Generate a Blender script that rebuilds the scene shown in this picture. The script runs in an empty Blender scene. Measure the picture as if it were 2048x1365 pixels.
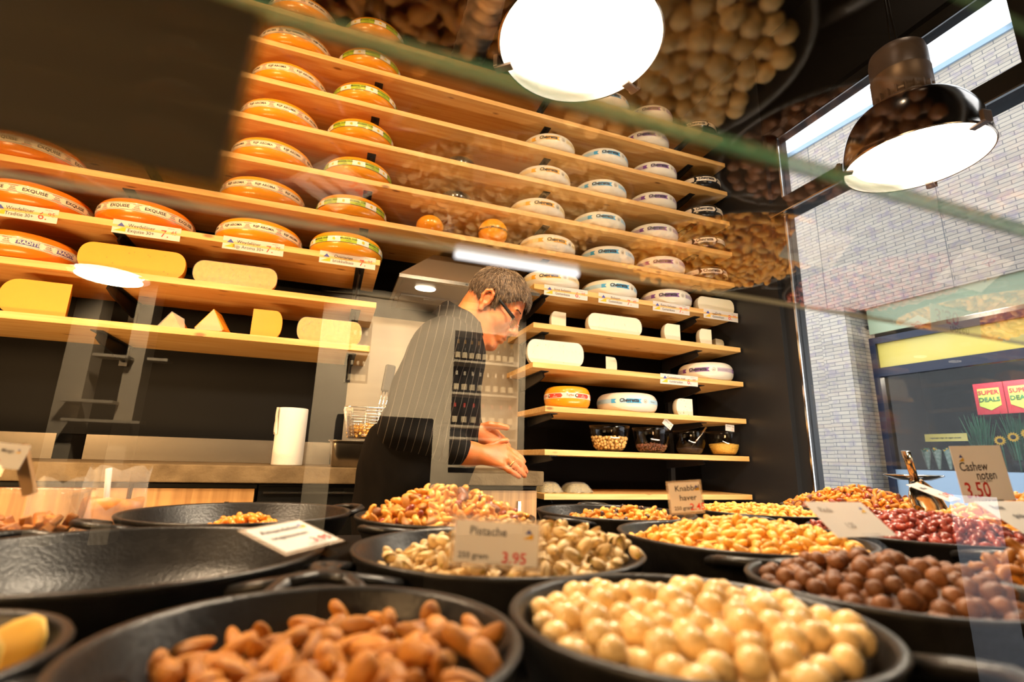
import bpy, bmesh, math, random
import numpy as np
from mathutils import Vector, Matrix, Quaternion
S = bpy.context.scene
COL = S.collection
PI = math.pi
# ------------------------------------------------------------------ camera, sky, lights, exposure
H = 0.97                                   # lens height above the floor
FPX = 1004.456
PITCH, ROLL, YAW = math.radians(13.3666), math.radians(1.556), math.radians(19.5437)
_c, _s = math.cos(YAW), math.sin(YAW)
FW = Vector((_s*math.cos(PITCH), _c*math.cos(PITCH), math.sin(PITCH)))
_r0 = Vector((_c, -_s, 0)); _u0 = _r0.cross(FW)
RT = _r0*math.cos(ROLL) + _u0*math.sin(ROLL)
UP = _u0*math.cos(ROLL) - _r0*math.sin(ROLL)
cam = bpy.data.cameras.new('camera'); co = bpy.data.objects.new('camera', cam); COL.objects.link(co)
cam.sensor_width = 36; cam.lens = FPX/2048*36
cam.clip_start = 0.01; cam.clip_end = 200
co.matrix_world = Matrix(((RT.x, UP.x, -FW.x, 0), (RT.y, UP.y, -FW.y, 0), (RT.z, UP.z, -FW.z, H), (0, 0, 0, 1)))
cam.dof.use_dof = True; cam.dof.focus_distance = 1.95; cam.dof.aperture_fstop = 4.2; cam.dof.aperture_blades = 0
S.camera = co
vs = S.view_settings
S.display_settings.display_device = 'sRGB'
vs.view_transform = 'Standard'; vs.look = 'None'; vs.gamma = 1; vs.use_curve_mapping = False
vs.exposure = 0.0
S.cycles.max_bounces = 8; S.cycles.diffuse_bounces = 3; S.cycles.glossy_bounces = 4
S.cycles.transparent_max_bounces = 16; S.cycles.transmission_bounces = 6
S.cycles.sample_clamp_indirect = 6.0
S.cycles.caustics_reflective = False; S.cycles.caustics_refractive = False
w = bpy.data.worlds.new('overcast_sky'); S.world = w; w.use_nodes = True
bg = w.node_tree.nodes['Background']
bg.inputs[0].default_value = (0.93, 0.96, 1.0, 1); bg.inputs[1].default_value = 2.8

def lamp_light(name, kind, loc, energy, color, target=None, **kw):
    l = bpy.data.lights.new(name, kind); l.energy = energy; l.color = color
    for k, v in kw.items(): setattr(l, k, v)
    o = bpy.data.objects.new(name, l); COL.objects.link(o); o.location = loc
    if target is not None:
        d = Vector(target) - Vector(loc); o.rotation_euler = d.to_track_quat('-Z', 'Y').to_euler()
    return o
WARM = (1.0, 0.68, 0.36); WARMER = (1.0, 0.60, 0.25); SOFT = (1.0, 0.80, 0.58)
# ceiling spots over the aisle aimed at the cheese wall
for x, tx, e, c in ((-1.3, -1.0, 120, WARMER), (-0.45, -0.35, 120, WARMER), (0.4, 0.4, 85, WARM), (1.25, 1.3, 70, SOFT), (1.95, 1.9, 30, SOFT)):
    lamp_light('ceiling_spot', 'SPOT', (x, 0.75, H+2.3), e, c, (tx, 2.35, H+0.75), spot_size=math.radians(85), spot_blend=0.7, shadow_soft_size=0.06)
# added unseen fill light on the customers' side, beyond the left end of the counter
lamp_light('side_fill', 'AREA', (-2.4, -0.9, H+0.95), 90, WARMER, (0.3, 2.4, H+1.1), shape='RECTANGLE', size=1.0, size_y=0.6)
# added unseen fill lights low on the staff side, brightening the shelf undersides
lamp_light('shelf_fill', 'AREA', (-1.05, 1.2, H-0.22), 28, WARMER, (-0.7, 2.45, H+0.75), shape='RECTANGLE', size=1.3, size_y=0.06)
lamp_light('shelf_fill', 'AREA', (1.45, 1.22, H-0.26), 14, SOFT, (1.55, 2.45, H+0.8), shape='RECTANGLE', size=1.2, size_y=0.06)
lamp_light('rear_wall_light', 'SPOT', (-1.9, -4.6, H+2.2), 700, (1.0, 0.78, 0.50), (-1.9, -6.75, H+0.5), spot_size=math.radians(60), spot_blend=0.4, shadow_soft_size=0.1)
for x in (0.35, 1.75): lamp_light('rear_wall_light', 'SPOT', (x, -4.4, H+2.3), 1500, (1.0, 0.78, 0.50), (x+0.15, -6.75, H+0.75), spot_size=math.radians(58), spot_blend=0.35, shadow_soft_size=0.1)

# ------------------------------------------------------------------ pixel helpers: a picture point onto a real plane
def ray(x, y): return FW + RT*((x-1024)/FPX) - UP*((y-682.5)/FPX)
def onY(x, y, Y):
    d = ray(x, y); t = Y/d.y; return Vector((d.x*t, Y, d.z*t+H))
def onX(x, y, X):
    d = ray(x, y); t = X/d.x; return Vector((X, d.y*t, d.z*t+H))
def onZ(x, y, z):
    d = ray(x, y); t = (z-H)/d.z; return Vector((d.x*t, d.y*t, z))
def at(x, y, dep): return Vector((0, 0, H)) + ray(x, y)*dep

# ------------------------------------------------------------------ mesh building
class MB:
    def __init__(s): s.v = []; s.f = []; s.m = []; s.sm = []
    def add(s, vs, fs, m=0, smooth=True, M=None):
        b = len(s.v)
        for p in vs:
            p = Vector(p)
            if M is not None: p = M @ p
            s.v.append(p[:])
        for f in fs:
            s.f.append(tuple(b+i for i in f)); s.m.append(m); s.sm.append(smooth)
        return s
    def box(s, a, b, m=0, M=None, bev=0.0):
        x0, y0, z0 = a; x1, y1, z1 = b
        if bev <= 0:
            vs = [(x, y, z) for x in (x0, x1) for y in (y0, y1) for z in (z0, z1)]
            fs = [(0, 1, 3, 2), (4, 6, 7, 5), (0, 4, 5, 1), (2, 3, 7, 6), (0, 2, 6, 4), (1, 5, 7, 3)]
            return s.add(vs, fs, m, False, M)
        bm = bmesh.new(); bmesh.ops.create_cube(bm, size=1)
        for v in bm.verts: v.co = Vector(((x0+x1)/2+v.co.x*(x1-x0), (y0+y1)/2+v.co.y*(y1-y0), (z0+z1)/2+v.co.z*(z1-z0)))
        bmesh.ops.bevel(bm, geom=bm.edges[:], offset=bev, segments=2, affect='EDGES', profile=0.5)
        bm.verts.index_update()
        s.add([v.co for v in bm.verts], [[v.index for v in f.verts] for f in bm.faces], m, False, M); bm.free(); return s
    def lathe(s, prof, n=32, m=0, M=None, a0=0, a1=2*PI, smooth=True):
        full = abs(a1-a0-2*PI) < 1e-6
        k = n if full else n+1
        vs = []; fs = []
        for i in range(k):
            a = a0+(a1-a0)*i/n
            for r, z in prof: vs.append((r*math.cos(a), r*math.sin(a), z))
        P = len(prof)
        for i in range(n):
            j = (i+1) % k
            for q in range(P-1):
                if prof[q][0] < 1e-9 and prof[q+1][0] < 1e-9: continue
                if prof[q][0] < 1e-9: fs.append((i*P+q, j*P+q+1, i*P+q+1))
                elif prof[q+1][0] < 1e-9: fs.append((i*P+q, j*P+q, i*P+q+1))
                else: fs.append((i*P+q, j*P+q, j*P+q+1, i*P+q+1))
        return s.add(vs, fs, m, smooth, M)
    def tube(s, pts, r, n=10, m=0, M=None, cap=True, closed=False, flat=1.0):
        pts = [Vector(p) for p in pts]; k = len(pts)
        rs = r if isinstance(r, (list, tuple)) else [r]*k
        vs = []; fs = []; nrm = None
        for i, p in enumerate(pts):
            if closed: d = (pts[(i+1) % k]-pts[i-1])
            else: d = pts[min(i+1, k-1)]-pts[max(i-1, 0)]
            d = d.normalized() if d.length > 1e-12 else Vector((0, 0, 1))
            if nrm is None:
                ref = Vector((0, 0, 1)) if abs(d.z) < 0.9 else Vector((1, 0, 0))
                nrm = (ref - d*ref.dot(d)).normalized()
            else:
                nrm = nrm - d*nrm.dot(d)
                nrm = nrm.normalized() if nrm.length > 1e-9 else d.orthogonal().normalized()
            b = d.cross(nrm)
            for j in range(n):
                a = 2*PI*j/n; vs.append(p + nrm*(math.cos(a)*rs[i]*flat) + b*(math.sin(a)*rs[i]))
        for i in range(k if closed else k-1):
            i2 = (i+1) % k
            for j in range(n):
                j2 = (j+1) % n; fs.append((i*n+j, i*n+j2, i2*n+j2, i2*n+j))
        if cap and not closed:
            fs.append(tuple(range(n-1, -1, -1))); fs.append(tuple((k-1)*n+j for j in range(n)))
        return s.add(vs, fs, m, True, M)
    def prism(s, poly, ext, m=0, M=None):
        """poly: list of 3d points (planar); ext: extrusion vector"""
        k = len(poly); e = Vector(ext)
        vs = [Vector(p) for p in poly]+[Vector(p)+e for p in poly]
        fs = [tuple(range(k-1, -1, -1)), tuple(range(k, 2*k))]+[(i, (i+1) % k, k+(i+1) % k, k+i) for i in range(k)]
        return s.add(vs, fs, m, False, M)
    def quad(s, a, b, c, d, m=0): return s.add([a, b, c, d], [(0, 1, 2, 3)], m, False)
    def text(s, st, size, fn, m=0, bold=0.0, shear=0.0, align='CENTER', wide=1.0):
        vs, fs = text_geo(st, bold, shear, align)
        return s.add([fn(x*size*wide, y*size) for x, y in vs], fs, m, False)
    def build(s, name, mats, parent=None, loc=None, rot=None):
        me = bpy.data.meshes.new(name); me.from_pydata(s.v, [], s.f)
        if not isinstance(mats, (list, tuple)): mats = [mats]
        for mt in mats: me.materials.append(mt)
        me.polygons.foreach_set('material_index', s.m); me.polygons.foreach_set('use_smooth', s.sm)
        me.update()
        return link(name, me, parent, loc, rot)
    def mesh(s, name, mats):
        o = s.build(name, mats); me = o.data; bpy.data.objects.remove(o); return me
def link(name, me, parent=None, loc=None, rot=None):
    o = bpy.data.objects.new(name, me); COL.objects.link(o)
    if loc is not None: o.location = loc
    if rot is not None: o.rotation_euler = rot
    if parent is not None: o.parent = parent
    return o
def empty(name, loc=(0, 0, 0), rot=None):
    o = link(name, None, None, loc, rot); o.empty_display_size = 0.05; return o
def tag(o, label, cat, group=None):
    o['label'] = label; o['category'] = cat
    if group: o['group'] = group
    return o
def struct(o, label=None, cat=None):
    o['kind'] = 'structure'
    if label: o['label'] = label
    if cat: o['category'] = cat
    return o
_tc = {}
def text_geo(st, bold, shear, align):
    k = (st, bold, shear, align)
    if k in _tc: return _tc[k]
    c = bpy.data.curves.new('txt', 'FONT'); c.body = st; c.size = 1; c.offset = bold; c.shear = shear
    c.align_x = align; c.align_y = 'CENTER'; c.resolution_u = 2; c.fill_mode = 'FRONT'
    o = bpy.data.objects.new('txt', c); COL.objects.link(o)
    dg = bpy.context.evaluated_depsgraph_get(); me = bpy.data.meshes.new_from_object(o.evaluated_get(dg))
    r = ([(v.co.x, v.co.y) for v in me.vertices], [tuple(p.vertices) for p in me.polygons])
    bpy.data.meshes.remove(me); bpy.data.objects.remove(o); bpy.data.curves.remove(c)
    _tc[k] = r; return r

# ------------------------------------------------------------------ materials
def new_mat(name):
    m = bpy.data.materials.new(name); m.use_nodes = True; nt = m.node_tree
    return m, nt, nt.nodes, nt.links, nt.nodes['Principled BSDF']
def mat(name, col, rough=0.5, metal=0.0, coat=0.0, noise=0.0, nscale=20, col2=None, bump=0.0, bscale=60, rnd=0.0, stretch=None, sss=0.0, emit=None, estr=0.0, spec=0.5, trans=0.0, contrast=(0.35, 0.65)):
    m, nt, N, L, b = new_mat(name)
    b.inputs['Base Color'].default_value = (*col, 1); b.inputs['Roughness'].default_value = rough
    b.inputs['Metallic'].default_value = metal; b.inputs['Coat Weight'].default_value = coat
    b.inputs['Coat Roughness'].default_value = 0.08; b.inputs['Specular IOR Level'].default_value = spec
    if sss: b.inputs['Subsurface Weight'].default_value = sss; b.inputs['Subsurface Radius'].default_value = (0.01, 0.005, 0.003); b.inputs['Subsurface Scale'].default_value = 0.6
    if emit: b.inputs['Emission Color'].default_value = (*emit, 1); b.inputs['Emission Strength'].default_value = estr
    if trans: b.inputs['Transmission Weight'].default_value = trans
    vec = None
    if noise or bump:
        tc = N.new('ShaderNodeTexCoord'); vec = tc.outputs['Object']
        if stretch:
            mp = N.new('ShaderNodeMapping'); mp.inputs['Scale'].default_value = stretch; L.new(vec, mp.inputs[0]); vec = mp.outputs[0]
    last = None
    if noise:
        nz = N.new('ShaderNodeTexNoise'); nz.inputs['Scale'].default_value = nscale; nz.inputs['Detail'].default_value = 6; L.new(vec, nz.inputs['Vector'])
        rp = N.new('ShaderNodeMapRange'); rp.inputs[1].default_value = contrast[0]; rp.inputs[2].default_value = contrast[1]; rp.inputs[4].default_value = noise; L.new(nz.outputs['Fac'], rp.inputs[0])
        mx = N.new('ShaderNodeMixRGB'); mx.inputs[1].default_value = (*col, 1); mx.inputs[2].default_value = (*(col2 or tuple(c*0.6 for c in col)), 1)
        L.new(rp.outputs[0], mx.inputs[0]); last = mx.outputs[0]
    if rnd:
        oi = N.new('ShaderNodeObjectInfo'); ge = N.new('ShaderNodeNewGeometry')
        ad = N.new('ShaderNodeMath'); ad.operation = 'ADD'; L.new(oi.outputs['Random'], ad.inputs[0]); L.new(ge.outputs['Random Per Island'], ad.inputs[1])
        fr = N.new('ShaderNodeMath'); fr.operation = 'FRACT'; L.new(ad.outputs[0], fr.inputs[0])
        mr = N.new('ShaderNodeMapRange'); mr.inputs[3].default_value = 1-rnd; mr.inputs[4].default_value = 1+rnd*0.55; L.new(fr.outputs[0], mr.inputs[0])
        hs = N.new('ShaderNodeHueSaturation'); L.new(mr.outputs[0], hs.inputs['Value'])
        if last is None: hs.inputs['Color'].default_value = (*col, 1)
        else: L.new(last, hs.inputs['Color'])
        last = hs.outputs[0]
    if last is not None: L.new(last, b.inputs['Base Color'])
    if bump:
        n2 = N.new('ShaderNodeTexNoise'); n2.inputs['Scale'].default_value = bscale; n2.inputs['Detail'].default_value = 4; L.new(vec, n2.inputs['Vector'])
        bp = N.new('ShaderNodeBump'); bp.inputs['Strength'].default_value = bump; bp.inputs['Distance'].default_value = 0.004; L.new(n2.outputs['Fac'], bp.inputs['Height']); L.new(bp.outputs[0], b.inputs['Normal'])
    return m
def emitter(name, col, strength):
    m = bpy.data.materials.new(name); m.use_nodes = True; nt = m.node_tree; nt.nodes.clear()
    e = nt.nodes.new('ShaderNodeEmission'); e.inputs[0].default_value = (*col, 1); e.inputs[1].default_value = strength
    o = nt.nodes.new('ShaderNodeOutputMaterial'); nt.links.new(e.outputs[0], o.inputs[0]); return m
def pane_mat(name, ior=1.95, tint=(1, 1, 1), rough=0.0):
    """clear sheet glass: mirror by Fresnel on the outer faces, clear straight through"""
    m = bpy.data.materials.new(name); m.use_nodes = True; nt = m.node_tree; N, L = nt.nodes, nt.links; N.clear()
    fr = N.new('ShaderNodeFresnel'); fr.inputs[0].default_value = ior
    ge = N.new('ShaderNodeNewGeometry'); inv = N.new('ShaderNodeMath'); inv.operation = 'SUBTRACT'; inv.inputs[0].default_value = 1; L.new(ge.outputs['Backfacing'], inv.inputs[1])
    mu = N.new('ShaderNodeMath'); mu.operation = 'MULTIPLY'; L.new(fr.outputs[0], mu.inputs[0]); L.new(inv.outputs[0], mu.inputs[1])
    t = N.new('ShaderNodeBsdfTransparent'); t.inputs[0].default_value = (*tint, 1); g = N.new('ShaderNodeBsdfGlossy'); g.inputs['Roughness'].default_value = rough
    mx = N.new('ShaderNodeMixShader'); L.new(mu.outputs[0], mx.inputs[0]); L.new(t.outputs[0], mx.inputs[1]); L.new(g.outputs[0], mx.inputs[2])
    o = N.new('ShaderNodeOutputMaterial'); L.new(mx.outputs[0], o.inputs[0]); return m
def sheer(name, col, alpha, rough=0.15):
    """thin clear plastic film or tinted translucent sheet"""
    m, nt, N, L, b = new_mat(name)
    b.inputs['Base Color'].default_value = (*col, 1); b.inputs['Roughness'].default_value = rough; b.inputs['Alpha'].default_value = alpha
    return m
def wood_mat(name, c1, c2, knot, axis='X', rough=0.45, gscale=1.0):
    m, nt, N, L, b = new_mat(name)
    tc = N.new('ShaderNodeTexCoord'); oi = N.new('ShaderNodeObjectInfo')
    va = N.new('ShaderNodeVectorMath'); va.operation = 'ADD'; L.new(tc.outputs['Object'], va.inputs[0])
    sc = N.new('ShaderNodeVectorMath'); sc.operation = 'SCALE'; sc.inputs[0].default_value = (7, 3, 5); L.new(oi.outputs['Random'], sc.inputs['Scale']); L.new(sc.outputs[0], va.inputs[1])
    mp = N.new('ShaderNodeMapping'); st = {'X': (1.2, 22, 22), 'Z': (22, 22, 1.2)}[axis]; mp.inputs['Scale'].default_value = tuple(q*gscale for q in st); L.new(va.outputs[0], mp.inputs[0])
    nz = N.new('ShaderNodeTexNoise'); nz.inputs['Scale'].default_value = 2.0; nz.inputs['Detail'].default_value = 5; nz.inputs['Distortion'].default_value = 0.6; L.new(mp.outputs[0], nz.inputs['Vector'])
    cr = N.new('ShaderNodeValToRGB'); cr.color_ramp.elements[0].position = 0.35; cr.color_ramp.elements[1].position = 0.68
    cr.color_ramp.elements[0].color = (*c1, 1); cr.color_ramp.elements[1].color = (*c2, 1); L.new(nz.outputs['Fac'], cr.inputs[0])
    last = cr.outputs[0]
    if knot:
        mp2 = N.new('ShaderNodeMapping'); mp2.inputs['Scale'].default_value = (3.2, 8, 8) if axis == 'X' else (8, 8, 3.2); L.new(va.outputs[0], mp2.inputs[0])
        vo = N.new('ShaderNodeTexVoronoi'); vo.inputs['Scale'].default_value = 1.6; L.new(mp2.outputs[0], vo.inputs['Vector'])
        mr = N.new('ShaderNodeMapRange'); mr.inputs[1].default_value = 0.06; mr.inputs[2].default_value = 0.13; mr.inputs[3].default_value = 0.85; mr.inputs[4].default_value = 0; L.new(vo.outputs['Distance'], mr.inputs[0])
        mx = N.new('ShaderNodeMixRGB'); mx.inputs[2].default_value = (*knot, 1); L.new(mr.outputs[0], mx.inputs[0]); L.new(last, mx.inputs[1]); last = mx.outputs[0]
    L.new(last, b.inputs['Base Color']); b.inputs['Roughness'].default_value = rough
    return m
def brick_mat(name, c1, c2, mortar, row=0.048, wid=0.21):
    m, nt, N, L, b = new_mat(name)
    tc = N.new('ShaderNodeTexCoord'); sx = N.new('ShaderNodeSeparateXYZ'); L.new(tc.outputs['Object'], sx.inputs[0])
    ad = N.new('ShaderNodeMath'); ad.operation = 'ADD'; L.new(sx.outputs[0], ad.inputs[0]); L.new(sx.outputs[1], ad.inputs[1])
    cb = N.new('ShaderNodeCombineXYZ'); L.new(ad.outputs[0], cb.inputs[0]); L.new(sx.outputs[2], cb.inputs[1])
    br = N.new('ShaderNodeTexBrick'); L.new(cb.outputs[0], br.inputs['Vector']); br.inputs['Scale'].default_value = 1
    br.inputs['Brick Width'].default_value = wid; br.inputs['Row Height'].default_value = row; br.inputs['Mortar Size'].default_value = 0.0042; br.inputs['Mortar Smooth'].default_value = 0.2
    br.inputs['Color1'].default_value = (*c1, 1); br.inputs['Color2'].default_value = (*c2, 1); br.inputs['Mortar'].default_value = (*mortar, 1); br.inputs['Bias'].default_value = -0.35
    nz = N.new('ShaderNodeTexNoise'); nz.inputs['Scale'].default_value = 9; nz.inputs['Detail'].default_value = 5; L.new(cb.outputs[0], nz.inputs['Vector'])
    mr = N.new('ShaderNodeMapRange'); mr.inputs[1].default_value = 0.52; mr.inputs[2].default_value = 0.66; mr.inputs[4].default_value = 0.55; L.new(nz.outputs['Fac'], mr.inputs[0])
    mx = N.new('ShaderNodeMixRGB'); mx.inputs[2].default_value = (0.30, 0.26, 0.34, 1); L.new(mr.outputs[0], mx.inputs[0]); L.new(br.outputs['Color'], mx.inputs[1])
    L.new(mx.outputs[0], b.inputs['Base Color']); b.inputs['Roughness'].default_value = 0.9
    bp = N.new('ShaderNodeBump'); bp.inputs['Strength'].default_value = 0.5; bp.inputs['Distance'].default_value = 0.006; bp.invert = True; L.new(br.outputs['Fac'], bp.inputs['Height']); L.new(bp.outputs[0], b.inputs['Normal'])
    return m
M = {}
M['pine'] = wood_mat('pine', (0.84, 0.53, 0.20), (0.72, 0.37, 0.10), (0.22, 0.085, 0.02))
M['oak'] = wood_mat('oak_veneer', (0.50, 0.27, 0.09), (0.30, 0.14, 0.04), None, 'Z')
M['black'] = mat('black_paint', (0.0035, 0.0028, 0.0024), 0.6, spec=0.15)
M['wallblack'] = mat('black_wall', (0.0022, 0.0014, 0.001), 0.7, spec=0.04)
M['ceil'] = mat('black_ceiling', (0.006, 0.005, 0.005), 0.9, spec=0.05)
M['steelblack'] = mat('black_steel', (0.02, 0.02, 0.022), 0.4, 0.3)
M['frame'] = mat('window_frame_paint', (0.014, 0.015, 0.018), 0.4)
M['floor'] = mat('dark_floor', (0.012, 0.010, 0.009), 0.7, noise=0.5, nscale=6, spec=0.1)
M['concrete'] = mat('concrete', (0.19, 0.135, 0.075), 0.85, spec=0.15, noise=0.8, nscale=14, col2=(0.10, 0.068, 0.036), bump=0.8, bscale=70)
M['steel'] = mat('brushed_steel', (0.46, 0.40, 0.33), 0.24, 1.0, noise=0.3, nscale=8, stretch=(0.4, 1, 30))
M['chrome'] = mat('chrome', (0.75, 0.73, 0.70), 0.15, 1.0)
M['greysteel'] = mat('hood_steel', (0.42, 0.38, 0.33), 0.38, 0.9)
M['iron'] = mat('cast_iron', (0.016, 0.014, 0.013), 0.36, 0.3, noise=0.6, nscale=60, col2=(0.030, 0.027, 0.025), bump=0.15, bscale=250)
M['white'] = mat('white_paint', (0.75, 0.70, 0.62), 0.6)
M['paper'] = mat('paper', (0.90, 0.88, 0.85), 0.7)
def see_light(m, k):
    """thin card lets some light through from behind"""
    nt = m.node_tree; b = nt.nodes['Principled BSDF']; o = nt.nodes['Material Output']; t = nt.nodes.new('ShaderNodeBsdfTranslucent'); t.inputs[0].default_value = (0.95, 0.90, 0.84, 1)
    x = nt.nodes.new('ShaderNodeMixShader'); x.inputs[0].default_value = k; nt.links.new(b.outputs[0], x.inputs[1]); nt.links.new(t.outputs[0], x.inputs[2]); nt.links.new(x.outputs[0], o.inputs[0])
see_light(M['paper'], 0.40)
M['ink'] = mat('dark_ink', (0.025, 0.022, 0.03), 0.6)
M['red'] = mat('red_ink', (0.75, 0.035, 0.025), 0.6)
M['blue'] = mat('blue_ink', (0.06, 0.08, 0.36), 0.6)
M['yellow'] = mat('yellow_ink', (0.85, 0.48, 0.015), 0.6)
M['film'] = sheer('clear_film', (0.9, 0.88, 0.85), 0.16)
M['acrylic'] = pane_mat('clear_acrylic', 1.5, (0.97, 0.97, 0.97), 0.02)
M['pane'] = pane_mat('sheet_glass', 1.85); M['toppane'] = pane_mat('shelf_glass', 2.2)
M['wpane'] = pane_mat('window_glass', 1.5, (0.97, 0.985, 0.99))
M['gedge'] = sheer('green_glass_edge', (0.20, 0.42, 0.30), 0.75, 0.12); M['pedge'] = sheer('pale_glass_edge', (0.80, 0.82, 0.74), 0.75, 0.12)  # paler copy for the far edge: its bright glint put into the colour

# ================================================================== THE SETTING
YB, XW, YF = 2.60, 2.18, 2.20              # back wall, window wall, front of the shelves
CEIL = H+2.45
def plain_box(name, a, b, m, bev=0.0):
    return struct(MB().box(a, b, 0, None, bev).build(name, m))
plain_box('floor', (-3.0, -6.9, -0.1), (2.36, 2.8, 0), M['floor'])
plain_box('ceiling', (-3.0, -6.9, CEIL), (2.36, 2.8, CEIL+0.1), M['ceil'])
plain_box('wall_back', (-3.0, YB, 0), (2.36, YB+0.15, CEIL), M['wallblack'])
plain_box('wall_left', (-3.0, -6.9, 0), (-2.85, YB, CEIL), M['wallblack'])
M['rearwall'] = mat('rear_shop_wall', (0.004, 0.003, 0.002), 0.8, spec=0.03)
plain_box('wall_rear', (-3.0, -6.9, 0), (2.36, -6.78, CEIL), M['rearwall'])
WH0, WH1 = H-0.72, H+1.86
plain_box('wall_right', (XW, 1.92, 0), (XW+0.16, YB, CEIL), M['frame'])
plain_box('trim_1', (XW, -3.0, WH1), (XW+0.16, 1.92, CEIL), M['black'])
plain_box('trim_2', (XW, 0.30, 0), (XW+0.16, 1.92, WH0), M['frame'])
wr = MB()
for y0, y1 in ((-3.0, -2.48), (-2.48, -2.15), (-2.15, -1.12), (-1.12, -0.88), (-0.88, 0.30)):
    wr.box((XW, y0, H-0.08 if y1-y0 < 0.4 else 0.0), (XW+0.16, y1, WH1))
wr.box((XW+0.16, -3.0, 0), (3.2, -2.9, CEIL)); wr.box((3.1, -6.9, 0), (3.2, -3.0, CEIL)); wr.box((XW, -6.9, -0.1), (3.2, -2.9, 0)); wr.box((XW, -6.9, CEIL), (3.2, -2.9, CEIL+0.1)); wr.box((XW, -6.9, 0), (3.2, -6.78, CEIL))
struct(wr.build('wall_right_rear', M['rearwall']))
wm = MB()
wm.box((XW+0.03, 1.855, WH0), (XW+0.10, 1.92, WH1)); wm.box((XW+0.03, 0.30, WH1-0.05), (XW+0.10, 1.92, WH1))
wm.box((XW, 0.30, H+1.345), (XW+0.12, 1.92, H+1.425)); wm.box((XW+0.03, 0.30, WH0), (XW+0.10, 1.92, WH0+0.06))
for y in (0.79, 0.33): wm.box((XW+0.02, y-0.03, WH0), (XW+0.11, y+0.03, WH1))
wo = struct(wm.build('window_1', M['frame']))
gk = MB()
gk.box((XW+0.026, 1.848, WH0), (XW+0.034, 1.858, WH1-0.05)); gk.box((XW+0.026, 0.30, WH1-0.058), (XW+0.034, 1.85, WH1-0.05)); gk.box((XW-0.004, 0.30, H+1.338), (XW+0.01, 1.92, H+1.345))
gk.build('window_gasket', M['chrome'], wo)
for (z0, z1) in ((WH0+0.06, H+1.345), (H+1.425, WH1-0.05)):
    ys = [1.855, 0.82, 0.76, 0.36]
    for i in (0, 2): MB().box((XW+0.055, ys[i+1], z0), (XW+0.067, ys[i], z1)).build('window_pane', M['wpane'], wo)
plain_box('trim_3', (-3.0, YB-0.012, H+0.059), (0.3, YB, H+0.8), M['black'])

# ------------------------------------------------------------------ the passage outside
M['brick'] = brick_mat('pale_brick', (0.58, 0.51, 0.42), (0.42, 0.36, 0.30), (0.19, 0.19, 0.20))
M['brickrear'] = brick_mat('pale_brick_pier', (0.66, 0.62, 0.55), (0.52, 0.46, 0.40), (0.18, 0.17, 0.17), 0.06)
M['paving'] = mat('grey_paving', (0.20, 0.21, 0.23), 0.8, noise=0.5, nscale=5)
M['navy'] = mat('dark_blue_frame', (0.012, 0.018, 0.045), 0.35)
M['yband'] = mat('yellow_glass_band', (0.86, 0.66, 0.10), 0.3, noise=0.3, nscale=1.5, col2=(0.80, 0.74, 0.36))
M['palegreen'] = mat('pale_green_panel', (0.42, 0.50, 0.33), 0.35)
M['paleblue'] = mat('pale_blue_film', (0.36, 0.50, 0.66), 0.4)
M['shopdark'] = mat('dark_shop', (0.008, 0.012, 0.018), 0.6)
M['leaf'] = mat('leaf_green', (0.04, 0.20, 0.11), 0.6, rnd=0.5)
M['petal'] = mat('sunflower_yellow', (0.85, 0.48, 0.02), 0.6)
M['magenta'] = mat('poster_red', (0.50, 0.035, 0.07), 0.6)
M['limeprint'] = mat('poster_lime', (0.55, 0.72, 0.16), 0.6)
FO = Vector((6.34, 4.70, 0)); FT = Vector((-0.0797, 0.9968, 0)); FN = Vector((-0.9968, -0.0797, 0))
FROT = math.atan2(FT.y, FT.x)
def face(name, mb, m, parent=None):
    """link a mesh given in the facade's own frame: x along the wall, y towards the shop, z up"""
    if parent is not None: return mb.build(name, m, parent)
    return mb.build(name, m, None, FO, (0, 0, FROT))
struct(MB().box((2.5, -9, -0.12), (14, 14, -0.02)).build('pavement', M['paving']))
fb = MB(); fb.box((-30, -0.5, 3.0), (0.95, 0, 5.66)); fb.box((0.62, -0.3, 0.0), (0.95, 0, 3.0))
struct(face('wall_facade', fb, M['brick']), 'pale brick upper storey across the passage', 'building')
struct(face('trim_4', MB().box((-30, -0.55, 5.66), (0.98, 0.03, 5.73)), M['paleblue']))
for xx in (0.10, -1.35): struct(face('trim_5', MB().box((xx, 0.0, 3.0), (xx+0.007, 0.003, 5.66)), M['paving']))
struct(face('pillar', MB().box((-0.31, -0.25, 0), (0.44, 0.22, 3.0)).box((-0.31, -0.25, 0), (0.03, 0.32, 3.0)), M['brick']))
pc = at(1602, 900, 3.03)
struct(MB().box((XW+0.17, pc.y, 0), (pc.x, pc.y+0.5, 5.9)).build('pier', M['brickrear']))
# shop front: panels, frames, glass
sf = empty('shopfront', FO, (0, 0, FROT)); tag(sf, 'shop front with yellow glass band and dark blue frames across the passage', 'shopfront')
for (x0, x1) in ((0.46, 0.63), (-4.2, -0.37)):
    MB().box((x0, -0.06, 2.66), (x1, -0.04, 3.0)).build('upper_panel', M['palegreen'], sf)
    MB().box((x0, -0.06, 2.21), (x1, -0.04, 2.52)).build('yellow_band', M['yband'], sf)
    MB().box((x0, -0.06, 0.05), (x1, -0.045, 0.985)).build('frosted_sill_panel', M['paleblue'], sf)
    bars = [(x0, x1, z0, z1, -0.09) for z0, z1 in ((2.52, 2.60), (2.10, 2.21), (0.0, 0.05))]
    if x1 < 0: bars += [(x1-0.07, x1, 0.05, 2.10, -0.09), (-2.35, -2.28, 0.05, 2.10, -0.09), (x1-0.07, x1, 2.21, 2.52, -0.09)]
    for u0, u1, z0, z1, y0 in bars: MB().box((u0, y0, z0), (u1, 0.0, z1)).build('frame', M['navy'], sf)
    MB().box((x0, -0.05, 0.985), (x1, -0.04, 2.10)).build('pane', M['wpane'], sf)
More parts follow.
